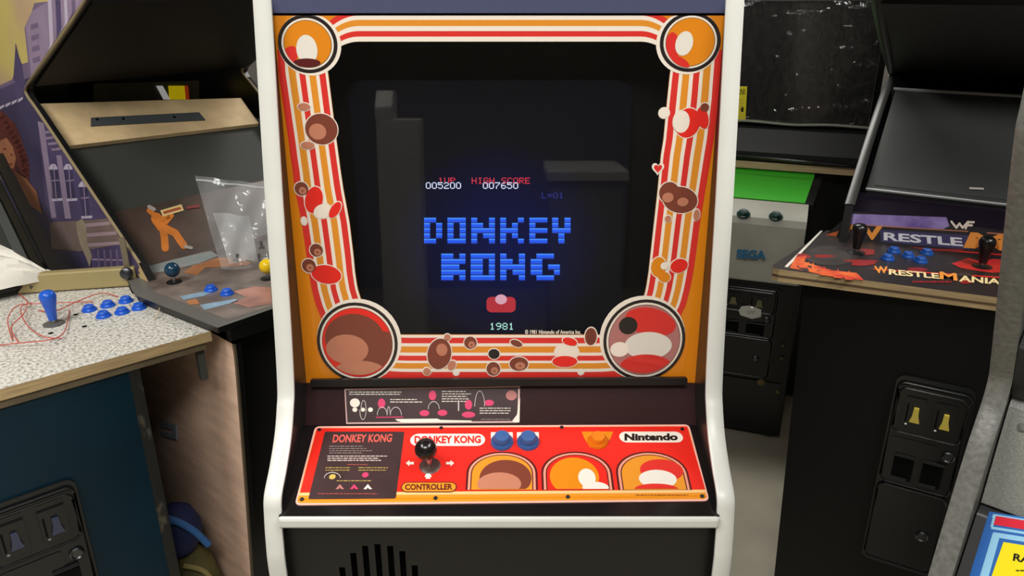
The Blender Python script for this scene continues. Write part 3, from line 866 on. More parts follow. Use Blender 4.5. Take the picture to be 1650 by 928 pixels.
for txt, x0, y0, x1, y1, g in (('1UP', 706, 286, 734, 295, glow('glow_red', (205, 44, 66))), ('HIGH SCORE', 760, 286, 854, 296, glow('glow_red', (205, 44, 66))),
                               ('005200', 686, 293.5, 743, 304, glow('glow_white', (214, 222, 250))), ('007650', 778, 293.5, 835, 304, glow('glow_white', (214, 222, 250))),
                               ('L=01', 873, 310, 908, 319.5, glow('glow_dim', (28, 34, 130))), ('1981', 789, 520, 828, 531, glow('glow_mint', (170, 226, 214)))):
    b = MB(); u0, v0 = CR.uv(x0, y0); u1, v1 = CR.uv(x1, y1)
    pixel_word(b, CR, txt, u0, v0, u1, v1, .0006 if txt[0] != '0' else .0009, g)
    b.build('score_text', tube, label='lit %s lettering on the dark screen' % {'1UP': 'short red', 'HIGH SCORE': 'long red', 'L=01': 'dim blue', '1981': 'mint green'}.get(txt, 'white number'))

LOGO = [(350.6, 392.8, [(683.4, 712.5, '##. #.# #.# #.# ##.'), (721, 750.6, '### #.# #.# #.# ###'), (759.4, 797.5, '#..# ##.# #### #.## #..#'), (806, 844, '#..# #.#. ###. #.#. #..#'), (853, 882, '### #.. ### #.. ###'), (889.7, 919.4, '#.# #.# ### .#. .#.')]),
        (408.4, 452.2, [(711, 750, '##.# #### ###. #### ##.#'), (758.4, 797.5, '#### ##.# ##.# ##.# ####'), (806, 846, '#..# ##.# #### #.## #..#'), (855, 902, '.###. ##... ##.## ##..# .###.')])]
g1 = glow('glow_light_blue', (62, 140, 255)); g2 = glow('glow_blue', (16, 84, 236)); g3 = glow('glow_deep_blue', (6, 30, 130))
b = MB()
for y0, y1, ls in LOGO:
    rh = (y1 - y0) / 5
    for x0, x1, g in ls:
        rws = g.split(); cw = (x1 - x0) / len(rws[0])
        for r, row in enumerate(rws):
            for k, ch in enumerate(row):
                if ch == '#':
                    xa, xb, ya = x0 + k * cw, x0 + (k + 1) * cw, y0 + r * rh
                    for f0, f1, gm in ((0, .26, g1), (.26, .82, g2), (.82, 1.0, g3)):
                        b.flat(CR, CR.px([(xa, ya + rh * f0), (xb, ya + rh * f0), (xb, ya + rh * f1), (xa, ya + rh * f1)]), .0008, gm)
b.build('title_text', tube, label='big blue block lettering on the dark screen')
b = MB(); gr = glow('glow_sprite_red', (176, 40, 52))
u0, v0 = CR.uv(784, 503); u1, v1 = CR.uv(831, 478)
b.flat(CR, pill(u0, v0, u1, v1, r=.008), .0008, gr)
b.flat(CR, oval(((u0 + u1) / 2, v1 - .004), .009, .008), .0011, glow('glow_sprite_pink', (214, 160, 178)))
b.build('red_mark', tube, label='plain red mark under the title lettering')

#--REST--
# ------------------------------------------------------------------ cabinet with the city side art, behind on one side
FB = Frame((-.574, 1.362, 0.0), 50)
cb = thing('arcade_cabinet', FB, 'black arcade cabinet with purple city side art and a bare chipboard monitor plate', 'arcade machine')
BPROF = [(.11, .02), (.082, .244), (.044, .552), (.015, .803), (.012, .868), (.30, .876), (.372, .955), (.57, 1.101), (.774, 1.251), (.815, 1.278), (.828, 1.293), (.818, 1.305), (.79, 1.320), (.398, 1.507), (.37, 1.56), (.36, 1.75)]
wood = M['raw_wood']
for x0, x1, nm in ((.04, .058, 0), (.632, .65, 1)):
    b = MB(); b.prism(BPROF + [(1.15, 1.75), (1.15, .02)], x0, x1, M['black'], mleft=wood if nm == 0 else M['black'])
    sp = b.build('side_panel', cb, label='side panel with city artwork over bare wood' if nm == 0 else None)
    edge_strip('edge_moulding', sp, BPROF[6:], x0 - .001, x0 + .0055, mat('tan_edge', (150, 134, 104), .5), .003, sub=4)
    edge_strip('edge_moulding', sp, BPROF[:5], x0 - .001, x0 + .006, mat('dark_tan_edge', (92, 78, 62), .5), .003, sub=4)
    if nm == 0:
        artside = sp
# printed city on the outer face
SA = Surf(FB, (.04, 0, 0), (0, -1, 0), (0, 0, 1))
prof_up = [p for p in BPROF[6:]]
b = MB()
sky = mat('art_sky', (208, 190, 112), .45, rgb2=(196, 166, 132), scale=4, lohi=(.4, .62))
bot = .80
art_line = [(-y, z) for y, z in prof_up]
b.flat(SA, art_line + [(-1.149, 1.75), (-1.149, bot), (-.31, bot), (-.31, .885)], .0004, sky)
P1 = mat('art_purple', (126, 108, 140), .45, var=.25, scale=9); P2 = mat('art_deep_purple', (88, 76, 116), .45, var=.3, scale=9)
P3 = mat('art_lilac', (160, 140, 168), .45, var=.2, scale=12); P4 = mat('art_night', (70, 62, 98), .45, var=.3, scale=9); P5 = mat('art_white_lilac', (196, 184, 206), .45)
def clipart(pts):
    """Keep artwork inside the panel outline: nothing in front of the edge, nothing past the back."""
    out = []
    for u, v in pts:
        y = -u
        front = None
        for (ya, za), (yb, zb_) in zip(prof_up, prof_up[1:]):
            if min(za, zb_) <= v <= max(za, zb_) and abs(zb_ - za) > 1e-6:
                f = ya + (yb - ya) * (v - za) / (zb_ - za)
                front = f if front is None else max(front, f)
        if v < prof_up[0][1]:
            front = .31 if v < .885 else .31 + (.372 - .31) * (v - .885) / .07
        if front is not None and y < front + .002:
            y = front + .002
        y = min(y, 1.148)
        out.append((-y, max(v, bot)))
    return out
def dense(pts, n=10):
    out = []
    for i in range(len(pts)):
        a, c = pts[i], pts[(i + 1) % len(pts)]
        for k in range(n):
            out.append(lerp(a, c, k / n))
    return out
def art(pxs, h, m_):
    b.flat(SA, clipart(SA.px(dense(pxs))), h, m_)
# towers, as printed
art([(-5, 140), (20, 128), (26, 110), (25, 70), (30, 105), (46, 100), (40, 45), (52, 18), (56, 5), (80, 2), (150, -5), (260, -5), (40, 170), (-5, 175)], .0008, P1)
art([(52, 18), (82, 0), (160, -5), (100, 70), (52, 128), (42, 44)], .0010, P3)
for x0, x1, m_ in ((78, 84, P5), (90, 98, P2), (104, 109, P5), (116, 122, P1)):
    art([(x0, 0), (x1, 0), (x1 + 4, 90), (x0 + 4, 90)], .0012, m_)
for k in range(4):
    art([(50 + k, 40 + 18 * k), (62 + k, 36 + 18 * k), (63 + k, 44 + 18 * k), (51 + k, 48 + 18 * k)], .0012, P1)
art([(26, 70), (31, 90), (36, 104), (40, 135), (22, 130)], .0011, P2)
art([(-5, 146), (50, 124), (70, 190), (120, 290), (228, 450), (60, 480), (-5, 300)], .0012, P4)
art([(-5, 146), (40, 126), (48, 150), (-5, 180)], .0014, P2)
for k in range(4):
    art([(0 + 10 * k, 172 - 4 * k), (8 + 10 * k, 168 - 4 * k), (8 + 10 * k, 172 - 4 * k), (0 + 10 * k, 177 - 4 * k)], .0016, P5)
# near house front
art([(62, 195), (80, 200), (130, 280), (200, 380), (225, 430), (200, 470), (90, 360), (75, 330)], .0016, P2)
art([(62, 195), (72, 198), (92, 350), (84, 352)], .0018, P3); art([(92, 250), (100, 250), (116, 352), (106, 352)], .0018, P3)
for x, y in ((80, 262), (104, 262), (128, 290)):
    art([(x, y + 8), (x + 4, y + 2), (x + 10, y + 2), (x + 14, y + 8), (x + 18, y + 60), (x + 6, y + 60)], .0018, P4)
    art([(x, y + 8), (x + 4, y + 2), (x + 10, y + 2), (x + 14, y + 8), (x + 14, y + 11), (x, y + 11)], .0020, P5)
    art([(x + 7, y + 4), (x + 8.5, y + 4), (x + 13, y + 60), (x + 11.5, y + 60)], .0020, P3)
    art([(x + 4, y + 28), (x + 17, y + 27), (x + 17, y + 29), (x + 4, y + 30)], .0020, P3)
    art([(x + 4, y + 58), (x + 22, y + 57), (x + 22, y + 61), (x + 5, y + 62)], .0020, P5)
for k in range(4):
    art([(66 + k * 6, 212 + k * 9), (84 + k * 6, 210 + k * 9), (85 + k * 6, 214 + k * 9), (67 + k * 6, 216 + k * 9)], .0020, P3)
art([(82, 358), (176, 352), (200, 392), (130, 405), (84, 400)], .0020, mat('art_brown', (128, 108, 104), .45, var=.2, scale=14))
for y in (360, 376, 392):
    art([(138, y), (180 + (y - 352) * .5, y - 4), (184 + (y - 352) * .5, y + 1), (138, y + 6)], .0022, mat('art_stone', (164, 140, 150), .45))
art([(150, 402), (205, 396), (226, 440), (150, 446)], .0022, P2)
for x in (158, 168, 178, 188, 198):
    art([(x, 402), (x + 3, 402), (x + 6, 442), (x + 3, 442)], .0024, P1)
art([(150, 416), (205, 418), (205, 420), (150, 419)], .0024, P3)
art([(124, 358), (134, 352), (140, 362), (143, 395), (150, 412), (146, 430), (140, 414), (132, 396), (126, 376)], .0024, mat('art_rope', (170, 152, 132), .45, var=.2, scale=20))
# plain figure with curly dark red hair
hair = mat('art_hair', (104, 44, 40), .5, var=.35, scale=26); skin = mat('art_skin', (172, 110, 78), .5, var=.15, scale=12)
r_ = random.Random(4)
art([(-5, 182), (10, 184), (26, 200), (36, 225), (44, 260), (46, 285), (30, 290), (-5, 270)], .0016, hair)
for k in range(14):
    t = k / 13.0
    x, y = 2 + 40 * math.sin(t * 1.7), 186 + 100 * t
    art([(x + 7 * math.cos(a), y + 8 * math.sin(a)) for a in [2 * math.pi * j / 10 for j in range(10)]], .0017, hair)
art([(2, 226), (12, 222), (22, 236), (27, 255), (24, 270), (14, 274), (4, 262), (-4, 245)], .0020, skin)
art([(6, 240), (11, 238), (12, 240), (7, 242)], .0022, hair); art([(18, 248), (22, 248), (22, 250), (18, 250)], .0022, hair); art([(16, 263), (22, 263), (20, 266), (16, 265)], .0022, mat('art_lip', (128, 44, 44), .5))
art([(26, 276), (44, 288), (60, 308), (70, 345), (50, 330), (30, 290)], .0022, skin)
b.build('side_art', artside, label='printed city skyline in purple under a yellow sky')

# floor, back, hood and the sloping stack behind the sticks
b = MB(); b.box(.058, .632, 1.10, 1.12, .05, 1.70, M['black']); b.build('back_panel', cb)
b = MB(); b.prism([(.398, 1.503), (.41, 1.515), (.815, 1.322), (.803, 1.306)], .058, .632, mat('hood_matte', (15, 15, 16), .6, spec=.3)); b.build('hood_board', cb)
b = MB(); b.box(.058, .632, .372, .40, 1.515, 1.75, M['black']); b.build('marquee_frame', cb)
SB = Surf(FB, (0, .45, .93), (1, 0, 0), (0, .4, .33))
b = MB(); b.slab(SB, [(.058, .145), (.632, .145), (.632, .385), (.058, .385)], -.03, -.012, M['dark_glass']); b.build('monitor_glass', cb)
b = MB(); b.slab(SB, [(.058, .37), (.60, .352), (.60, .455), (.058, .515)], -.010, .004, M['chipboard']); mp_ = b.build('monitor_plate', cb, bevel=.001, label='bare chipboard plate over the monitor')
b = MB(); b.slab(SB, SB.px([(146, 206), (146, 193), (320, 184), (330, 196)]), .004, .008, mat('slot_grey', (66, 72, 74), .5))
for x, y in ((156, 196), (198, 195), (280, 192)):
    b.lathe(SB.P(*SB.uv(x, y), .008), SB.n, [(0, 0), (.004, 0), (.003, .002), (0, .002)], M['matte_black'], 10)
b.build('slotted_rail', mp_)
b = MB(); b.slab(SB, [(.058, -.02), (.632, -.02), (.632, .155), (.058, .155)], -.02, 0, mat('bezel_art', (50, 42, 38), .35, rgb2=(84, 66, 58), scale=7)); ba = b.build('screen_bezel', cb, label='dark printed bezel with an orange figure')
b = MB(); og = mat('art_orange', (202, 116, 42), .4, var=.25, scale=25)
def stroke(b, s, pxs, wpx, h, m_):
    for (xa, ya), (xb, yb_) in zip(pxs, pxs[1:]):
        L = math.hypot(xb - xa, yb_ - ya) or 1
        nx, ny = -(yb_ - ya) / L * wpx, (xb - xa) / L * wpx
        b.flat(s, s.px([(xa + nx, ya + ny), (xb + nx, yb_ + ny), (xb - nx, yb_ - ny), (xa - nx, ya - ny)]), h, m_)
    for x, y in pxs:
        b.flat(s, [s.uv(x + wpx * math.cos(t), y + wpx * math.sin(t)) for t in [2 * math.pi * k / 12 for k in range(12)]], h + .0001, m_)
stroke(b, SB, [(252, 352), (262, 366)], 9, .0006, og); stroke(b, SB, [(262, 366), (265, 384), (266, 400)], 6, .0009, og)
stroke(b, SB, [(262, 366), (282, 376), (296, 396)], 6, .0012, og); stroke(b, SB, [(250, 348), (240, 340)], 4, .0015, og); stroke(b, SB, [(262, 352), (276, 348), (268, 358)], 4, .0018, og)
stroke(b, SB, [(240, 334), (248, 338)], 3, .0021, mat('art_grey', (150, 140, 134), .4)); stroke(b, SB, [(298, 398), (308, 400)], 2.5, .0021, mat('art_grey', (150, 140, 134), .4))
b.build('orange_figure', ba)
b = MB()
b.flat(SB, SB.px([(258, 340), (292, 330), (296, 340), (262, 350)]), .0024, mat('art_cream', (206, 176, 120), .4)); b.flat(SB, SB.px([(262, 342), (290, 334), (292, 338), (264, 346)]), .0026, mat('art_brown_red', (150, 72, 40), .4))
b.flat(SB, SB.px([(300, 334), (320, 330), (322, 335), (300, 338)]), .0024, mat('art_wine', (118, 50, 48), .4))
b.build('logo_streak', ba)
# sticks panel
BP = Surf(FB, (0, 0, .92), (1, 0, 0), (0, 1, 0))
panel_pts = [(.006, -.003), (.66, -.003), (.66, .475), (.040, .475), (-.016, .274)]
b = MB(); b.box(.03, .655, -.001, .016, .880, .907, M['black']); b.plan(panel_pts, .907, .92, M['black'], mtop=mat('grey_laminate', (104, 102, 98), .4, var=.1, scale=8)); bp_ = b.build('control_panel', cb, bevel=.0015)
b = MB()
pg = mat('panel_art', (132, 120, 112), .35, rgb2=(92, 80, 76), scale=16, var=.3)
b.flat(BP, [(.040, .012), (.655, .012), (.655, .47), (.064, .47), (.018, .27)], .0004, pg)
og2 = mat('panel_art_orange', (190, 128, 88), .35, var=.35, scale=14); bl2 = mat('panel_art_ice', (150, 178, 200), .35, var=.3, scale=30); pk2 = mat('panel_art_pink', (186, 132, 118), .35, var=.4, scale=22); gy2 = mat('panel_art_mist', (150, 158, 158), .35, var=.2, scale=10)
b.flat(BP, BP.px([(228, 430), (340, 405), (352, 412), (320, 425), (262, 438), (232, 442)]), .0007, gy2)
b.flat(BP, BP.px([(296, 440), (312, 428), (352, 416), (410, 418), (400, 428), (330, 432), (318, 444)]), .0010, og2)
b.flat(BP, BP.px([(290, 478), (330, 470), (342, 462), (346, 468), (330, 477), (296, 484)]), .0010, bl2)
b.flat(BP, BP.px([(322, 492), (380, 482), (384, 486), (330, 500)]), .0010, bl2)
b.flat(BP, BP.px([(376, 470), (410, 462), (436, 464), (438, 490), (400, 496), (372, 488), (398, 480)]), .0010, pk2)
b.flat(BP, BP.px([(300, 486), (316, 482), (322, 490), (306, 492)]), .0012, og2)
b.build('panel_print', bp_, label='misty orange and blue artwork printed round the sticks')
ball_stick(bp_, BP, *BP.uv(281, 455), mat('navy_knob', (24, 58, 82), .15), .030, .0165, ball_label='dark blue joystick ball')
ball_stick(bp_, BP, *BP.uv(432, 449), mat('yellow_knob', (240, 200, 26), .2), .030, .0165, ball_label='yellow joystick ball')
for x, y in ((340, 468), (366, 474)):
    b = MB(); push_button(b, BP, *BP.uv(x, y), .0145, M['blue_plastic'], 0, .010); b.build('push_button', bp_, smooth=True, label='blue push button')
# lower body
b = MB(); b.prism([(.055, .868), (.085, .55), (.14, .05), (.16, .05), (.10, .868)], .058, .632, M['black']); b.build('front_panel', cb)
b = MB(); b.box(.058, .632, .14, 1.10, .05, .07, M['black']); b.build('base_board', cb)
b = MB(); SBW = Surf(FB, (.04, 0, 0), (0, -1, 0), (0, 0, 1))
b.slab(SBW, SBW.px([(261, 678), (287, 684), (288, 707), (262, 700), (262, 694), (281, 698), (281, 690), (261, 685)]), .001, .006, mat('latch_grey', (150, 155, 165), .5)); b.build('latch_plate', artside)
# strip over the chipboard plate; its label glows in place of light from behind
SI = Surf(FB, (0, 1.02, 0), (1, 0, 0), (0, 0, 1))
b = MB(); b.slab(SI, SI.px([(150, 135), (320, 130), (320, 165), (150, 165)]), 0, .004, mat('inner_olive', (96, 90, 62), .6, var=.3, scale=12))
b.slab(SI, SI.px([(270, 138), (297, 138), (300, 160), (272, 160)]), .004, .008, mat('label_yellow_glow', (250, 220, 20), .5, emit=.25)); b.slab(SI, SI.px([(295, 138), (301, 138), (303, 160), (297, 160)]), .005, .009, mat('label_red_glow', (226, 80, 30), .5, emit=.15))
b.slab(SI, SI.px([(250, 138), (260, 138), (272, 160), (262, 160)]), .005, .009, mat('label_white_glow', (240, 238, 235), .5, emit=.25))
b.build('glowing_label', cb, label='glowing yellow and red label deep inside above the chipboard plate')

# ------------------------------------------------------------------ cabinet with the white speckled shelf
FC = Frame((-.594, 1.394, 0.0), 41)
cc_ = thing('arcade_cabinet', FC, 'dark teal arcade cabinet with a white speckled control shelf and black coin door', 'arcade machine')
spk = speckle_mat('speckled_laminate', [(.30, (120, 118, 112)), (.42, (172, 168, 160)), (.52, (206, 202, 194)), (.62, (222, 219, 212))], 170)
b = MB(); b.plan([(0, 0), (-.66, 0), (-.66, .50), (-.12, .50), (-.040, .43), (-.056, .31)], .878, .90, M['plywood'], mtop=spk); ct = b.build('control_shelf', cc_, bevel=.001, label='white speckled shelf with plywood edge')
b = MB(); b.plan([(-.012, .006), (-.66, .006), (-.66, .05), (-.05, .05)], .862, .878, mat('ply_dark', (112, 98, 76), .6, var=.3, scale=20)); b.build('shelf_batten', cc_)
b = MB(); b.box(-.64, -.14, .012, .028, .04, .862, M['teal']); b.build('front_panel', cc_, label='dark teal front panel')
for x0, x1 in ((-.64, -.622), (-.158, -.14)):
    b = MB(); b.box(x0, x1, .028, .80, .02, .862, M['teal']); sp = b.build('side_panel', cc_)
    b = MB(); b.box(x0 - .001, x1 + .001, .008, .0125, .02, .862, mat('worn_edge', (34, 34, 32), .4, rgb2=(110, 104, 90), scale=40, stretch=(1, 1, .3), lohi=(.30, .42))); b.build('edge_moulding', sp)
b = MB(); b.box(-.64, -.14, .78, .80, .02, .862, M['teal']); b.build('back_panel', cc_)
SCF = Surf(FC, (0, .012, 0), (1, 0, 0), (0, 0, 1))
ub, vb_ = SCF.uv(104, 772)
coin_door(cc_, SCF, ub - .150, vb_ - .46, .165, .46, mat('dark_glow_blue', (52, 58, 82), .2), slot_f=(.30, .70))
b = MB(); b.box(-.027, -.013, .020, .034, .79, .862, mat('bracket_grey', (70, 70, 68), .5)); b.build('shelf_bracket', cc_)
CP = Surf(FC, (0, 0, .90), (1, 0, 0), (0, 1, 0))
bat_stick(ct, CP, *CP.uv(87, 522), M['blue_plastic'], .062, .0155, mat('washer_grey', (90, 88, 84), .4), 'blue bat joystick handle')
for x, y in ((144, 500), (174, 493), (203, 486), (167, 510), (197, 504), (224, 497)):
    b = MB(); push_button(b, CP, *CP.uv(x, y), .0150, M['blue_plastic'], 0, .010); b.build('push_button', ct, smooth=True, label='blue push button')
b = MB()
for x, y in ((122, 507), (136, 526), (82, 537)):
    b.flat(CP, oval(CP.uv(x, y), .005), .0004, M['matte_black'])
b.build('drilled_hole', ct)
# monitor frame leaning back behind the shelf
SCM = Surf(FC, (-.15, .46, .915), (1, 0, 0), (0, .44, .19))
b = MB(); b.slab(SCM, [(-.47, 0), (-.03, 0), (-.03, .50), (-.47, .50)], -.02, -.005, M['dark_glass']); mg = b.build('monitor_glass', cc_)
b = MB()
for u0, u1 in ((-.075, -.055), (-.050, -.035), (-.025, 0)):
    b.slab(SCM, [(u0, -.01), (u1, -.01), (u1, .52), (u0, .52)], -.01, .008 if u0 != -.050 else .004, M['grey_frame'] if u0 == -.075 else M['black'])
b.build('monitor_frame', cc_, bevel=.002)
b = MB(); b.slab(SCM, [(-.47, .0), (-.075, .0), (-.075, .03), (-.47, .03)], -.01, .006, M['black']); b.build('monitor_rail', cc_)

# ------------------------------------------------------------------ things lying on those two
pw_ = FC.loc + FC.R @ SCM.P(-.25, .06, .0)
FW = Frame(pw_, 41)
b = MB(); n = 18; vs = []; r_ = random.Random(9)
for i in range(n + 1):
    for j in range(n + 1):
        s_, t_ = i / n, j / n
        u_ = -.44 + .43 * s_
        top = .19 if u_ < -.16 else (.125 + (-.099 - u_) * 1.1 if u_ < -.099 else .125 - (u_ + .099) * 1.62)
        hgt = .012 + .020 * abs(math.sin(i * .75) * math.sin(j * .5 + .9)) + .035 * (1 - s_) * math.sin(math.pi * t_) + .006 * r_.random()
        edge = min(i, j, n - i, n - j) / 3.0
        p = SCM.P(u_, -.012 + max(top + .012, .008) * t_ + .006 * math.sin(i * 1.1) * t_, .016 + (.7 * hgt + .010 * abs(math.sin(i * 2.1 + j * 1.3))) * min(1, edge + .15))
        vs.append(FW.local(FC.loc + FC.R @ p))
b.add(vs, [(i * (n + 1) + j, (i + 1) * (n + 1) + j, (i + 1) * (n + 1) + j + 1, i * (n + 1) + j + 1) for i in range(n) for j in range(n)], mat('white_cloth', (226, 222, 212), .8, bump=.3, scale=60))
cl = b.build('white_cloth', fr=FW, smooth=True); tag(cl, 'crumpled white cloth lying on the dark glass behind the beige metal bar', 'cloth')

WB = Frame((-1.0, 1.60, .90), 12)
b = MB()
P0 = WB.local((-1.16, 1.585, .90)); P1_ = WB.local((-.848, 1.640, .90))
b.box(P0.x - .25, P1_.x, 0, .022, .002, .046, mat('beige_metal', (176, 160, 112), .4, metal=.2, var=.12, scale=7))
mbar = b.build('metal_bar', fr=WB, bevel=.004); tag(mbar, 'beige metal bar lying behind the blue buttons on the speckled shelf', 'bar')
b = MB(); b.lathe((P1_.x - .016, -.001, .036), (0, -1, 0), [(0, 0), (.013, 0), (.013, .010), (.007, .014), (0, .014)], M['dark_steel'], 20); b.build('bolt', mbar, smooth=True)
b = MB(); b.box(P1_.x - .022, P1_.x - .010, .006, .012, .046, .115, mat('strap_metal', (130, 120, 100), .4, metal=.4)); b.build('upright_strap', mbar)
# crumpled white cloth
# red wires round the bat stick, each its own
FWR = Frame((-.93, 1.40, .90), 41)
def wire(pxs, m_, lift, seed):
    r = random.Random(seed); pts = []
    S = Surf(Frame((0, 0, 0)), (0, 0, .9022), (1, 0, 0), (0, 1, 0))
    for k, p in enumerate(pxs):
        u, v = S.uv(*p)
        z = .9022 + lift * math.sin(math.pi * k / (len(pxs) - 1)) * r.uniform(.7, 1.2)
        pts.append(FWR.local((u, v, z)))
    b = MB(); b.tube(smooth_line([tuple(p) for p in pts], 7), .0011, m_, 6)
    return b.build('loose_wire', fr=FWR, smooth=True)
rw = mat('red_wire', (196, 82, 70), .4); pw = mat('pale_wire', (206, 190, 160), .4)
for k, (pts, lf) in enumerate((([(20, 548), (14, 520), (30, 500), (60, 496), (110, 492), (150, 486)], .012), ([(0, 556), (40, 558), (80, 556), (104, 540), (112, 500)], .010),
                               ([(50, 488), (36, 505), (44, 530), (70, 548), (100, 545)], .016), ([(28, 472), (45, 492), (40, 515), (20, 535), (30, 552)], .014),
                               ([(62, 500), (90, 505), (130, 490), (165, 476), (190, 478)], .010))):
    tag(wire(pts, rw, lf, k), ('thin red wire arching from the bar side of the bat joystick to the blue buttons', 'thin red wire running flat in front of the blue bat joystick', 'thin red wire looped beside the blue bat joystick, closed round its base', 'thin red wire dropping from the beige bar in the outer tangle', 'thin red wire passing behind the bat joystick towards the rear buttons')[k], 'wire', 'red wires around the blue bat joystick')
tag(wire([(216, 476), (240, 482), (262, 492), (256, 508), (248, 515)], pw, .012, 11), 'pale wire end curling off the speckled shelf beside the blue buttons', 'wire')

# clear bag of hardware standing on the far sticks panel
FP = Frame((-.66, 1.70, .9215), 35)
def bag_pt(s_, t_, off):
    """s across 0..1, t up 0..1"""
    a = Vector((-.715, 1.72, 1.135)); c = Vector((-.548, 1.77, 1.098)); d = Vector((-.672, 1.685, .925)); e = Vector((-.552, 1.72, .925))
    p = (d.lerp(e, s_)).lerp(a.lerp(c, s_), t_)
    k = math.sin(math.pi * min(max(s_, 0), 1)) * (1 - t_) ** .6 * .022
    p = p + Vector((.35, -.94, 0)) * (off * k) + Vector((.35, -.94, 0)) * (.006 * math.sin(9 * s_ + 5 * t_) * (1 - t_ * .6) + .004 * math.sin(17 * s_ - 11 * t_))
    return FP.local(p)
b = MB(); n = 18; bagm = clear_mat('bag_film', rough=.12, milky=.10, bump=.5)
for off in (1, -1):
    vs = [bag_pt(i / n, j / n, off) for i in range(n + 1) for j in range(n + 1)]
    fs = [(i * (n + 1) + j, (i + 1) * (n + 1) + j, (i + 1) * (n + 1) + j + 1, i * (n + 1) + j + 1) for i in range(n) for j in range(n)]
    b.add(vs, fs if off == 1 else [f[::-1] for f in fs], bagm)
bag = b.build('plastic_bag', fr=FP, smooth=True); tag(bag, 'clear plastic zip bag of small hardware standing on the misty printed panel', 'bag')
b = MB(); b.tube([bag_pt(i / 10, .955, 0) for i in range(11)], .0022, clear_mat('bag_seal', rough=.15, milky=.5), 6); b.build('zip_seal', bag, smooth=True)
b = MB(); vs = []
for i in range(9):
    for j in range(9):
        vs.append(bag_pt(.16 + .5 * i / 8 - .06 * j / 8, .06 + .55 * j / 8, .3 + .3 * math.sin(i + j)))
b.add(vs, [(i * 9 + j, (i + 1) * 9 + j, (i + 1) * 9 + j + 1, i * 9 + j + 1) for i in range(8) for j in range(8)], clear_mat('inner_film', rough=.2, milky=.35, bump=.6)); b.build('inner_sleeve', bag, smooth=True)
for k, (s_, t_, r) in enumerate(((.28, .10, .008), (.50, .09, .007), (.66, .08, .009), (.82, .12, .008), (.74, .24, .007))):
    p = bag_pt(s_, t_, 0)
    b = MB(); Fh = Frame(FP.loc + FP.R @ p, 20 * k)
    b.lathe((0, 0, -.008), (.3, .2, 1), [(0, 0), (r, 0), (r, .004), (r * .45, .004), (r * .45, .018), (0, .018)], M['steel'] if k % 2 else M['dark_steel'], 12)
    tag(b.build('metal_bolt', fr=Fh, smooth=True), 'small metal bolt inside the clear plastic bag', 'bolt', 'bolts in the plastic bag')

# bundles on the floor between the two cabinets
pB = FB.loc + FB.R @ Vector((-.047, .215, 0))
FO = Frame((pB.x, pB.y, 0), 20)
b = MB(); prof = [(.0, 0), (.062, .0), (.072, .04), (.075, .12), (.068, .20), (.05, .27), (.02, .305), (0, .31)]
b.lathe((0, 0, 0), (0.03, .02, 1), prof, mat('olive_cloth', (98, 94, 52), .8, var=.35, scale=22, bump=.3), 24)
sk = b.build('canvas_sack', fr=FO, smooth=True); tag(sk, 'olive canvas sack with round white patch on the floor between two cabinets', 'sack')
SO = Surf(FO, (.0, -.076, .0), (1, 0, .0), (0, .12, 1))
b = MB(); b.lathe((.030, -.070, .215), (.25, -1, .15), [(0, 0), (.026, 0), (.024, .004), (0, .006)], mat('white_patch', (196, 200, 204), .7), 24); b.build('round_patch', sk, smooth=True)
b = MB(); b.tube(smooth_line([(.0, -.05, .30), (.045, -.055, .27), (.066, -.06, .19), (.06, -.066, .10)], 6), .006, mat('tan_piping', (150, 136, 84), .7), 8); b.build('piping', sk, smooth=True)
FU = Frame((pB.x, pB.y, .312), 20)
b = MB(); b.lathe((-.005, 0, 0), (0, 0, 1), [(0, 0), (.035, .0), (.052, .03), (.054, .065), (.04, .10), (.015, .118), (0, .12)], mat('navy_cloth', (22, 38, 92), .7, var=.3, scale=20, bump=.3), 24)
bu = b.build('cloth_bundle', fr=FU, smooth=True); tag(bu, 'navy blue cloth bundle with light blue strap resting on the olive sack', 'bundle')
b = MB(); b.tube(smooth_line([(-.05, -.045, .135), (.0, -.058, .12), (.035, -.055, .08), (.060, -.05, .03)], 6), .008, mat('blue_strap', (56, 110, 178), .6), 8); b.build('strap', bu, smooth=True)

# ------------------------------------------------------------------ cabinet with the wrestling panel
FF = Frame((.5486, 1.53, 0.0), -30)
cf = thing('arcade_cabinet', FF, 'black arcade cabinet with purple and orange lettered panel and two black bat sticks', 'arcade machine')
FPROF = [(.12, .02), (.115, .86), (.29, .93), (.32, 1.055), (.56, 1.19), (.72, 1.262), (.83, 1.288), (.862, 1.300), (.83, 1.312), (.56, 1.388), (.2, 1.507), (.17, 1.56), (.16, 1.75)]
for x0, x1 in ((.085, .103), (.68, .698)):
    b = MB(); b.prism(FPROF + [(1.02, 1.75), (1.02, .02)], x0, x1, M['black']); sp = b.build('side_panel', cf)
    edge_strip('edge_moulding', sp, FPROF[3:], x0 - .002, x1 + .002, mat('charcoal_edge', (62, 62, 60), .35), .004, sub=4)
b = MB(); b.box(.103, .68, .97, .99, .05, 1.72, M['black']); b.build('back_panel', cf)
b = MB(); b.prism([(.2, 1.50), (.21, 1.515), (.855, 1.318), (.845, 1.303)], .103, .68, mat('hood_laminate', (50, 50, 50), .5)); b.build('hood_board', cf)
b = MB(); b.box(.103, .68, .17, .20, 1.515, 1.75, M['black']); b.build('marquee_frame', cf)
b = MB(); b.prism([(.845, 1.303), (.86, 1.31), (.86, 1.24), (.845, 1.24)], .103, .68, M['black_gloss']); b.build('speaker_rail', cf)
SM = Surf(FF, (0, .36, 1.03), (1, 0, 0), (0, .38, .27))
L_, _ = SM.uv(1395, 305)
bl = SM.uv(1395, 307); tl = SM.uv(1443, 146)
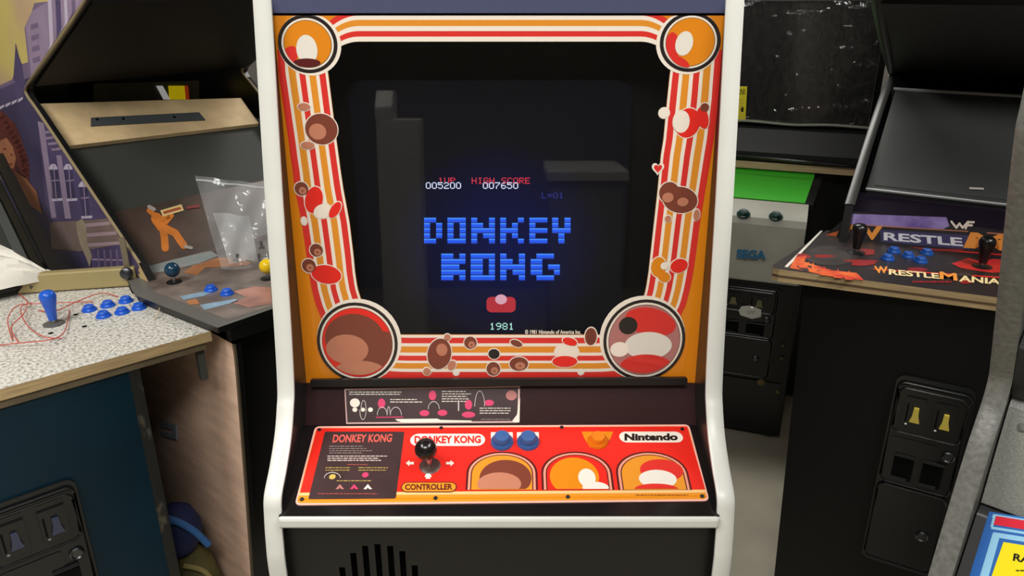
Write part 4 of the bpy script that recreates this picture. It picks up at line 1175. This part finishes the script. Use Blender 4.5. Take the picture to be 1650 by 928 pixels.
b = MB(); b.slab(SM, [(bl[0], bl[1]), (.68, bl[1]), (.68, tl[1]), (tl[0], tl[1])], -.015, .004, M['grey_frame']); mo = b.build('monitor', cf, bevel=.002)
b = MB(); b.slab(SM, [(bl[0] + .016, bl[1] + .016), (.67, bl[1] + .016), (.67, tl[1] - .012), (tl[0] + .018, tl[1] - .012)], .004, .0055, mat('monitor_screen', (78, 80, 80), .45, spec=.3)); b.build('screen', mo)
b = MB()
for v0, v1 in ((tl[1] - .003, tl[1] + .002), (bl[1] - .002, bl[1] + .002)):
    b.slab(SM, [(bl[0], v0), (.68, v0), (.68, v1), (bl[0], v1)], .004, .009, mat('silver_line', (205, 206, 206), .4))
b.build('silver_line', mo)
b = MB(); b.slab(SM, SM.px([(1561, 306), (1584, 307), (1584, 310), (1561, 309)]), .009, .0095, M['pale']); b.build('maker_badge', mo)
b = MB(); b.slab(SM, [(.103, .02), (.68, .02), (.68, .60), (.103, .60)], -.05, -.03, M['matte_black']); b.build('monitor_board', cf)
# sticks panel with plywood edge
FPN = Surf(FF, (0, 0, .97), (1, 0, 0), (0, 1, 0))
pts = [(-.012, .055), (-.008, .038), (.006, .034), (.66, .112), (.66, .38), (.045, .38)]
b = MB(); b.plan(pts, .942, .97, M['plywood'], mtop=mat('panel_black', (40, 34, 34), .4, var=.3, scale=10)); fpn = b.build('control_panel', cf, label='black printed panel with plywood edge')
b = MB(); b.plan([(-.011, .0535), (-.0075, .0375), (.006, .0335), (.66, .1115), (.66, .12), (.01, .06)], .952, .957, mat('ply_line', (96, 74, 50), .7)); b.build('ply_seam', fpn)
b = MB()
flame = mat('flame_red', (200, 52, 36), .4, rgb2=(226, 110, 50), scale=24, lohi=(.4, .6)); dk_red = mat('print_dark_red', (140, 30, 32), .4)
b.flat(FPN, FPN.px([(1264, 430), (1322, 372), (1326, 372), (1269, 431)]), .0005, M['pale'])
b.flat(FPN, FPN.px([(1272, 432), (1282, 415), (1300, 412), (1296, 422), (1340, 436), (1380, 440), (1392, 452), (1340, 446)]), .0007, flame)
smoke = mat('print_smoke', (62, 54, 52), .4, var=.4, scale=26)
b.flat(FPN, [FPN.uv(1340 + 44 * math.cos(t), 412 + 16 * math.sin(t)) for t in [2 * math.pi * k / 24 for k in range(24)]], .0006, smoke)
b.flat(FPN, FPN.px([(1533, 425), (1560, 416), (1580, 422), (1606, 416), (1625, 424), (1650, 420), (1650, 436), (1600, 440), (1570, 436), (1548, 432)]), .0007, mat('print_red', (196, 40, 40), .4))
r_ = random.Random(12)
for k in range(16):
    x = r_.uniform(1290, 1560); y = 412 + (x - 1290) * .07 + r_.uniform(-14, 26)
    rx, ry = r_.uniform(8, 22), r_.uniform(2, 5)
    b.flat(FPN, [FPN.uv(x + rx * math.cos(t) * (1 + .25 * math.sin(3 * t + k)), y + ry * math.sin(t)) for t in [2 * math.pi * j / 16 for j in range(16)]], .0006 + .00002 * k, dk_red if k % 3 else smoke)
for x, y in ((1288, 424), (1304, 430), (1322, 436), (1344, 440), (1362, 443)):
    b.flat(FPN, FPN.px([(x, y + 8), (x - 4, y), (x + 3, y + 3), (x + 6, y - 7), (x + 10, y + 3), (x + 16, y - 2), (x + 12, y + 9)]), .0010, flame)
rd_line = mat('print_line', (190, 120, 90), .4)
b.flat(FPN, FPN.px([(1408, 433), (1650, 449), (1650, 451), (1408, 435)]), .0007, M['red'])
rows(b, FPN, 1470, 453, 1534, 1, 4, .0008, dk_red, 31, 3.0)
b.build('panel_print', fpn, label='flames and red shapes printed on the sticks panel')
lo = mat('letter_orange', (236, 150, 60), .4); lw = mat('letter_white', (226, 222, 232), .4); lc = mat('letter_cream', (240, 216, 160), .4)
b = MB()
word(b, FPN, 'W', FPN.px([(1408, 429), (1430, 430), (1430, 441), (1411, 441)]), .0010, lo, .03)
word(b, FPN, 'RESTLE', FPN.px([(1432, 434), (1512, 441), (1514, 450), (1432, 443)]), .0010, lc, .03)
word(b, FPN, 'M', FPN.px([(1514, 438), (1541, 441), (1543, 453), (1514, 450)]), .0010, lo, .03)
word(b, FPN, 'ANIA', FPN.px([(1545, 444), (1612, 450), (1612, 459), (1545, 454)]), .0010, lc, .03)
b.build('panel_lettering', fpn, label='small orange lettering along the front edge of the sticks panel')
bat_stick(fpn, FPN, *FPN.uv(1379, 407), mat('black_bat', (20, 18, 18), .3), .058, .0165, None, 'black bat joystick handle')
bat_stick(fpn, FPN, *FPN.uv(1582, 430), mat('black_bat', (20, 18, 18), .3), .058, .0165, None, 'black bat joystick handle')
for x, y in ((1440, 406), (1430, 418), (1463, 414), (1493, 409), (1483, 422)):
    b = MB(); push_button(b, FPN, *FPN.uv(x, y), .0145, mat('mid_blue_plastic', (30, 84, 170), .3), 0, .010); b.build('push_button', fpn, smooth=True, label='blue push button')
# lettered plate standing behind the sticks
FRZ = Surf(FF, (0, .340, .97), (1, 0, 0), (0, .014, .064))
b = MB(); b.slab(FRZ, [(.05, 0), (.68, 0), (.68, .064), (.10, .064)], -.012, 0, mat('plate_black', (36, 30, 34), .35)); rz = b.build('name_plate', cf, bevel=.001, label='purple topped plate with large orange and white lettering')
b = MB()
b.flat(FRZ, FRZ.px([(1362, 344), (1525, 350), (1530, 364), (1520, 369), (1374, 362)]), .0005, mat('storm_purple', (96, 70, 150), .4, rgb2=(160, 140, 200), scale=18, lohi=(.35, .7)))
b.flat(FRZ, FRZ.px([(1318, 392), (1330, 378), (1352, 372), (1346, 384), (1364, 395)]), .0006, flame)
def frame_line(p0, p1, t, m_):
    b.flat(FRZ, FRZ.px([p0, p1, (p1[0], p1[1] + t), (p0[0], p0[1] + t)]), .0007, m_)
frame_line((1396, 362), (1560, 372), 1.6, rd_line); frame_line((1366, 390), (1650, 412), 2.2, M['red']); frame_line((1590, 374), (1650, 379), 2, rd_line)
b.flat(FRZ, FRZ.px([(1418, 370), (1562, 379), (1562, 402), (1420, 390)]), .0006, mat('letter_night', (58, 52, 96), .4))
rows(b, FRZ, 1502, 401, 1560, 1, 4, .0009, dk_red, 33, 3.5)
b.build('plate_print', rz)
b = MB()
word(b, FRZ, 'W', FRZ.px([(1364, 361), (1422, 365), (1418, 387), (1376, 385)]), .0010, lo, .04)
word(b, FRZ, 'RESTLE', FRZ.px([(1424, 374), (1550, 383), (1552, 397), (1424, 387)]), .0010, lw, .03)
word(b, FRZ, 'M', FRZ.px([(1564, 374), (1622, 378), (1630, 405), (1552, 399)]), .0010, lo, .04)
word(b, FRZ, 'ANIA', FRZ.px([(1628, 387), (1725, 393), (1727, 410), (1628, 402)]), .0010, lw, .03)
# brush stroke initials
for p in ([(1533, 357), (1541, 367), (1546, 360), (1551, 367), (1560, 357)], [(1556, 368), (1560, 358), (1569, 358)], [(1558, 363), (1566, 363)]):
    stroke(b, FRZ, p, 1.7, .0010, M['white'])
b.build('plate_lettering', rz, label='large orange and white lettering')
b = MB(); b.slab(SM, [(.103, -.003), (.68, -.003), (.68, bl[1] - .006), (.103, bl[1] - .006)], -.012, -.002, mat('under_screen', (30, 22, 36), .25)); b.build('lower_bezel', cf)
# front with coin door
b = MB(); b.slab(Surf(FF, (0, .118, 0), (1, 0, 0), (0, 0, 1)), [(.086, .04), (.69, .04), (.69, .942), (.052, .942)], 0, .018, mat('front_black', (12, 12, 13), .5, spec=.3)); b.build('front_panel', cf)
b = MB(); b.box(.103, .68, .118, .97, .04, .06, M['matte_black']); b.build('base_board', cf)
SFF = Surf(FF, (0, .10, 0), (1, 0, 0), (0, 0, 1))
ua, va = SFF.uv(1450, 606); ub_, _ = SFF.uv(1556, 626)
coin_door(cf, SFF, .266, .275, .150, .485, mat('gold_button', (190, 168, 70), .3, emit=.18), 'yellow lit coin return button')

# ------------------------------------------------------------------ cabinet with the green deck, further back
FE = Frame((.962, 2.40, 0.0), -20)
ce = thing('arcade_cabinet', FE, 'black arcade cabinet with bright green deck and grey control box, farther back', 'arcade machine')
b = MB(); b.box(-.62, 0, .012, .70, .012, .60, M['black_plastic']); b.build('body', ce, bevel=.003)
SE = Surf(FE, (0, .012, 0), (1, 0, 0), (0, 0, 1))
cd = coin_door(ce, SE, -.285, .235, .225, .345, mat('dim_gold', (120, 112, 80), .4))
b = MB(); ug, vg = SE.uv(1209, 500); b.slab(SE, [(ug - .038, vg), (ug - .030, vg + .018), (ug, vg + .024), (ug + .036, vg + .014), (ug + .038, vg - .012), (ug + .01, vg - .024), (ug - .03, vg - .016)], .016, .0165, mat('sticker_white', (216, 214, 206), .5))
rows(b, SE, 1204, 498, 1218, 2, 3, .017, cg, 41, 1.2); b.build('sticker', ce, label='torn white sticker on the coin door')
# lower kick door with lock and hinge dots
b = MB(); b.slab(SE, [(-.40, .05), (-.02, .05), (-.02, .225), (-.40, .225)], 0, .006, M['door_black']); kd = b.build('kick_door', ce, bevel=.002)
b = MB()
for x, y, r in ((1227, 614, .014), (1254, 630, .008), (1262, 556, .005), (1260, 576, .005)):
    b.lathe(SE.P(*SE.uv(x, y), 0), SE.n, [(0, 0), (r, 0), (r, .010), (r * .6, .012), (0, .012)], mat('brass_dull', (128, 112, 78), .4, metal=.5), 18)
b.build('lock', ce, smooth=True)
b = MB(); b.box(-.05, -.025, .02, .06, 0, .012, M['dark_steel']); b.box(-.58, -.55, .02, .06, 0, .012, M['dark_steel']); b.box(-.05, -.025, .62, .66, 0, .012, M['dark_steel']); b.box(-.58, -.55, .62, .66, 0, .012, M['dark_steel']); b.build('foot', ce)
# grey control box and green deck
grey = mat('putty_grey', (190, 188, 176), .5, var=.12, scale=10)
b = MB(); b.prism([(-.008, .60), (-.012, .80), (-.004, .822), (.010, .832), (.085, .860), (.085, .60)], -.60, -.012, grey); bx = b.build('control_box', ce, bevel=.006, label='putty grey control box with blue lettering')
SEB = Surf(FE, (0, -.010, 0), (1, 0, 0), (0, -.004, .145))
b = MB(); word(b, SEB, 'SEGA', SEB.px([(1187, 401), (1235, 404), (1234, 418), (1187, 416)]), .001, mat('letter_blue', (52, 122, 168), .4), .06); b.build('maker_lettering', bx, label='blue block lettering')
SET = Surf(FE, (0, .010, .832), (1, 0, 0), (0, .075, .028))
for x, y in ((1198, 345), (1250, 349)):
    b = MB(); push_button(b, SET, *SET.uv(x, y), .022, mat('dark_green_plastic', (32, 62, 58), .3), 0, .012); b.build('push_button', bx, smooth=True, label='dark push button')
SED = Surf(FE, (0, .085, .857), (1, 0, 0), (0, .19, .060))
b = MB(); b.slab(SED, [(-.62, .0), (-.0, .0), (.03, .22), (-.62, .22)], -.02, 0, M['black_plastic']); b.build('deck_frame', ce)
b = MB(); g0 = SED.uv(1303, 344); g1 = SED.uv(1332, 293); g2_ = SED.uv(1180, 333)
b.slab(SED, [(-.60, .004), (-.024, .004), (.0, .205), (-.60, .205)], 0, .003, mat('green_panel', (72, 196, 50), .45)); b.build('green_deck', ce, label='bright green deck panel')
b = MB(); b.box(-.62, .17, .26, .72, .925, .950, mat('ash_wood', (206, 176, 138), .55, var=.2, scale=12, stretch=(1, 6, 6))); b.build('wooden_shelf', ce, bevel=.002, label='pale wooden shelf edge')
b = MB(); b.prism([(.262, .950), (.262, .985), (.30, 1.06), (.34, 1.09), (.70, 1.09), (.70, .95)], -.62, .17, mat('hood_black', (30, 31, 32), .4)); lo_ = b.build('screen_base', ce, bevel=.003)
b = MB(); b.tube(smooth_line([(-.6, .262, .972), (-.3, .245, .972), (-.05, .238, .968), (.12, .25, .958)], 6), .006, M['black_gloss'], 8); b.build('cable', lo_, smooth=True)
b = MB()
for x, y in ((1238, 256), (1334, 262)):
    S9 = Surf(FE, (0, .262, .95), (1, 0, 0), (0, .038, .075)); u, v = S9.uv(x, y)
    b.lathe(S9.P(u, v, 0), S9.n, [(0, 0), (.009, 0), (.006, .002), (0, .001)], M['matte_black'], 16)
b.build('screw_hole', lo_)
b = MB(); b.box(-.62, .145, .30, .36, 1.085, 1.488, mat('screen_black', (20, 17, 15), .12)); tv = b.build('screen', ce, bevel=.006, label='large dark screen wrapped in glossy film')
wrap = clear_mat('wrap_film', rough=.08, milky=.02, bump=.8)
b = MB(); n = 22; vs = []
r_ = random.Random(3)
for i in range(n + 1):
    for j in range(n + 1):
        x = -.62 + .765 * i / n; z = 1.087 + .400 * j / n
        e = min(i, n - i, j, n - j)
        vs.append((x, .297 - (.004 + .012 * abs(math.sin(i * 1.3 + j * .4) * math.cos(j * .9 - i * .3)) * (1 if e < 4 else .3)), z))
b.add(vs, [(i * (n + 1) + j, (i + 1) * (n + 1) + j, (i + 1) * (n + 1) + j + 1, i * (n + 1) + j + 1) for i in range(n) for j in range(n)], wrap); b.build('film_wrap', tv, smooth=True)
b = MB(); b.tube(smooth_line([(-.62, .290, 1.086), (-.42, .286, 1.083), (-.25, .284, 1.088), (-.10, .288, 1.082), (.02, .286, 1.088), (.145, .290, 1.085)], 5), .0045, mat('film_glint', (150, 148, 142), .12), 8)  # pale tubes stand in for the gleam along the film's rims
b.build('film_glint', tv, smooth=True); b = MB(); b.tube(smooth_line([(-.62, .292, 1.487), (-.4, .29, 1.489), (-.2, .292, 1.486), (.145, .292, 1.488)], 5), .003, mat('film_glint', (150, 148, 142), .12), 8); b.build('film_glint', tv, smooth=True)
STV = Surf(FE, (0, .285, 0), (1, 0, 0), (0, 0, 1))
b = MB(); b.slab(STV, STV.px([(1180, 139), (1204, 139), (1201, 196), (1178, 196)]), .001, .002, mat('energy_yellow', (222, 206, 30), .5))
rows(b, STV, 1186, 144, 1202, 3, 3, .003, M['ink'], 51, 1.4); rows(b, STV, 1186, 160, 1200, 6, 5.5, .003, cyl, 52, 1.2); b.flat(STV, STV.px([(1194, 174), (1198, 172), (1198, 180), (1194, 180)]), .003, M['ink']); b.build('yellow_label', tv, label='yellow label on the wrapped screen')
b = MB(); b.box(-.62, .17, .36, .74, .012, 1.75, M['black']); b.build('rear_body', ce)
b = MB(); b.box(-.62, .17, .27, .37, 1.492, 1.62, M['black_plastic']); b.build('top_rail', ce, bevel=.003)

# ------------------------------------------------------------------ grey cabinet nearest on the other side
FG = Frame((.56, .80, 0.0), -42)
cgk = thing('arcade_cabinet', FG, 'grey textured arcade cabinet with mesh speaker grille and blue framed yellow artwork', 'arcade machine')
gtx = mat('grey_textured', (112, 112, 108), .38, var=.30, scale=160, bump=.25)
GPROF = [(-.05, .02), (-.10, .55), (-.122, .80), (-.106, .904), (-.066, 1.039), (-.031, 1.112), (-.062, 1.178), (-.205, 1.40), (-.225, 1.46), (-.24, 1.62)]
GS = smooth_line(GPROF, 4)
for x0, x1 in ((0, .020), (.46, .48)):
    b = MB(); b.prism(GS + [(.36, 1.62), (.36, .02)], x0, x1, gtx); sp = b.build('side_panel', cgk)
    edge_strip('edge_moulding', sp, GPROF, x0 - .0015, x1 + .0015, gtx, .004, sub=6)
b = MB(); b.box(.02, .46, .34, .36, .05, 1.6, M['black']); b.build('back_panel', cgk)
b = MB(); b.prism([(-.030, .965), (-.010, 1.088), (.0, 1.10), (.03, 1.10), (.03, .965)], .022, .46, mat('speaker_mesh', (142, 143, 138), .45, var=.25, scale=420, bump=.4)); gm_ = b.build('speaker_grille', cgk, bevel=.002)
SGG = Surf(FG, (0, -.030, .965), (1, 0, 0), (0, .020, .123))
b = MB(); b.lathe(SGG.P(.040, .105, 0), SGG.n, [(0, 0), (.005, 0), (.004, .003), (0, .004)], gtx, 14); b.build('grille_screw', gm_, smooth=True)
b = MB(); b.prism([(-.012, 1.102), (-.03, 1.125), (-.06, 1.18), (-.04, 1.20), (.03, 1.20), (.03, 1.102)], .022, .46, M['black_plastic']); b.build('speaker_lip', cgk, bevel=.003)
b = MB(); b.box(.022, .46, -.02, .30, 1.20, 1.60, M['black']); b.build('upper_body', cgk)
SGP = Surf(FG, (0, -.115, .80), (1, 0, 0), (0, .075, .158))
b = MB(); b.prism([(-.115, .80), (-.040, .958), (-.0, .965), (.02, .80)], .022, .46, mat('panel_charcoal', (62, 62, 64), .4)); gp = b.build('control_panel', cgk, bevel=.003)
b = MB()
def gpoly(p, h, m_): b.flat(SGP, SGP.px(p), h, m_)
blue = mat('print_blue', (44, 104, 186), .35); ice = mat('print_ice', (150, 206, 240), .35); yel = mat('print_yellow', (246, 226, 10), .4); crim = mat('print_crimson', (222, 32, 58), .35)
far = 1740
def q4(x0, y0, x1, y1, s0, s1):
    """Band from its top left corner to the far edge; s0, s1 the slants."""
    return [(x0, y0), (far, y0 + s0 * (far - x0)), (far, y1 + s0 * (far - x1)), (x1, y1)]
gpoly(q4(1594, 824, 1560, 935, .16, .2), .0005, blue)
gpoly(q4(1601, 828, 1598, 833, .16, .2), .0008, ice); gpoly([(1601, 828), (1605, 829), (1600, 850), (1596, 849)], .0009, ice)
gpoly(q4(1605, 831, 1601, 845, .16, .2), .0010, crim)
gpoly(q4(1598, 848, 1597, 852, .16, .2), .0008, ice)
gpoly([(1592, 856), (1610, 860), (1580, 945), (1560, 940)], .0008, blue)
gpoly([(1600, 858), (1612, 861), (1590, 940), (1576, 938)], .0010, ice)
gpoly(q4(1601, 857, 1607, 866, .16, .2), .0011, ice)
gpoly(q4(1617, 873, 1592, 945, .16, .2), .0012, yel)
word(b, SGP, 'RA', SGP.px([(1634, 891), (1662, 896), (1660, 908), (1632, 903)]), .0016, M['ink'], .03)
rows(b, SGP, 1637, 918, 1700, 1, 5, .0016, M['ink'], 61, 2.0)
b.build('panel_artwork', gp, label='blue framed artwork with a red bar and yellow field')
b = MB(); b.box(.022, .46, -.07, -.05, .05, .80, M['black']); b.build('front_panel', cgk)

# ------------------------------------------------------------------ boxes added out of view to give dim reflections in the screen glass
FX = Frame((-.45, -1.0, 0), 0)
b = MB(); b.plan([(-.085, -.15), (.085, -.15), (.085, .0), (-.085, .0)], 0, 1.27, mat('reflector_white', (226, 220, 206), .7, var=.1, scale=6))
b.prism([(-.15, 1.27), (0, 1.27), (0, 1.32), (-.06, 1.38), (-.15, 1.38)], -.085, -.02, M['pale'])
ct_ = b.build('tall_reflector', fr=FX, bevel=.004); tag(ct_, 'tall off-white carton added out of view to reflect in the screen glass', 'reflector')
FY = Frame((.31, -1.0, 0), 0)
t = thing('prop', FY, 'pale grey counter added out of view to reflect beside the screen lettering', 'prop')
b = MB(); b.box(-.15, .14, -.4, -.02, 0, 1.03, mat('prop_grey', (150, 150, 146), .6)); b.build('body', t)
b = MB(); b.box(-.17, .16, -.42, 0, 1.03, 1.07, mat('prop_top', (206, 204, 196), .5)); b.build('prop_top', t, bevel=.004)
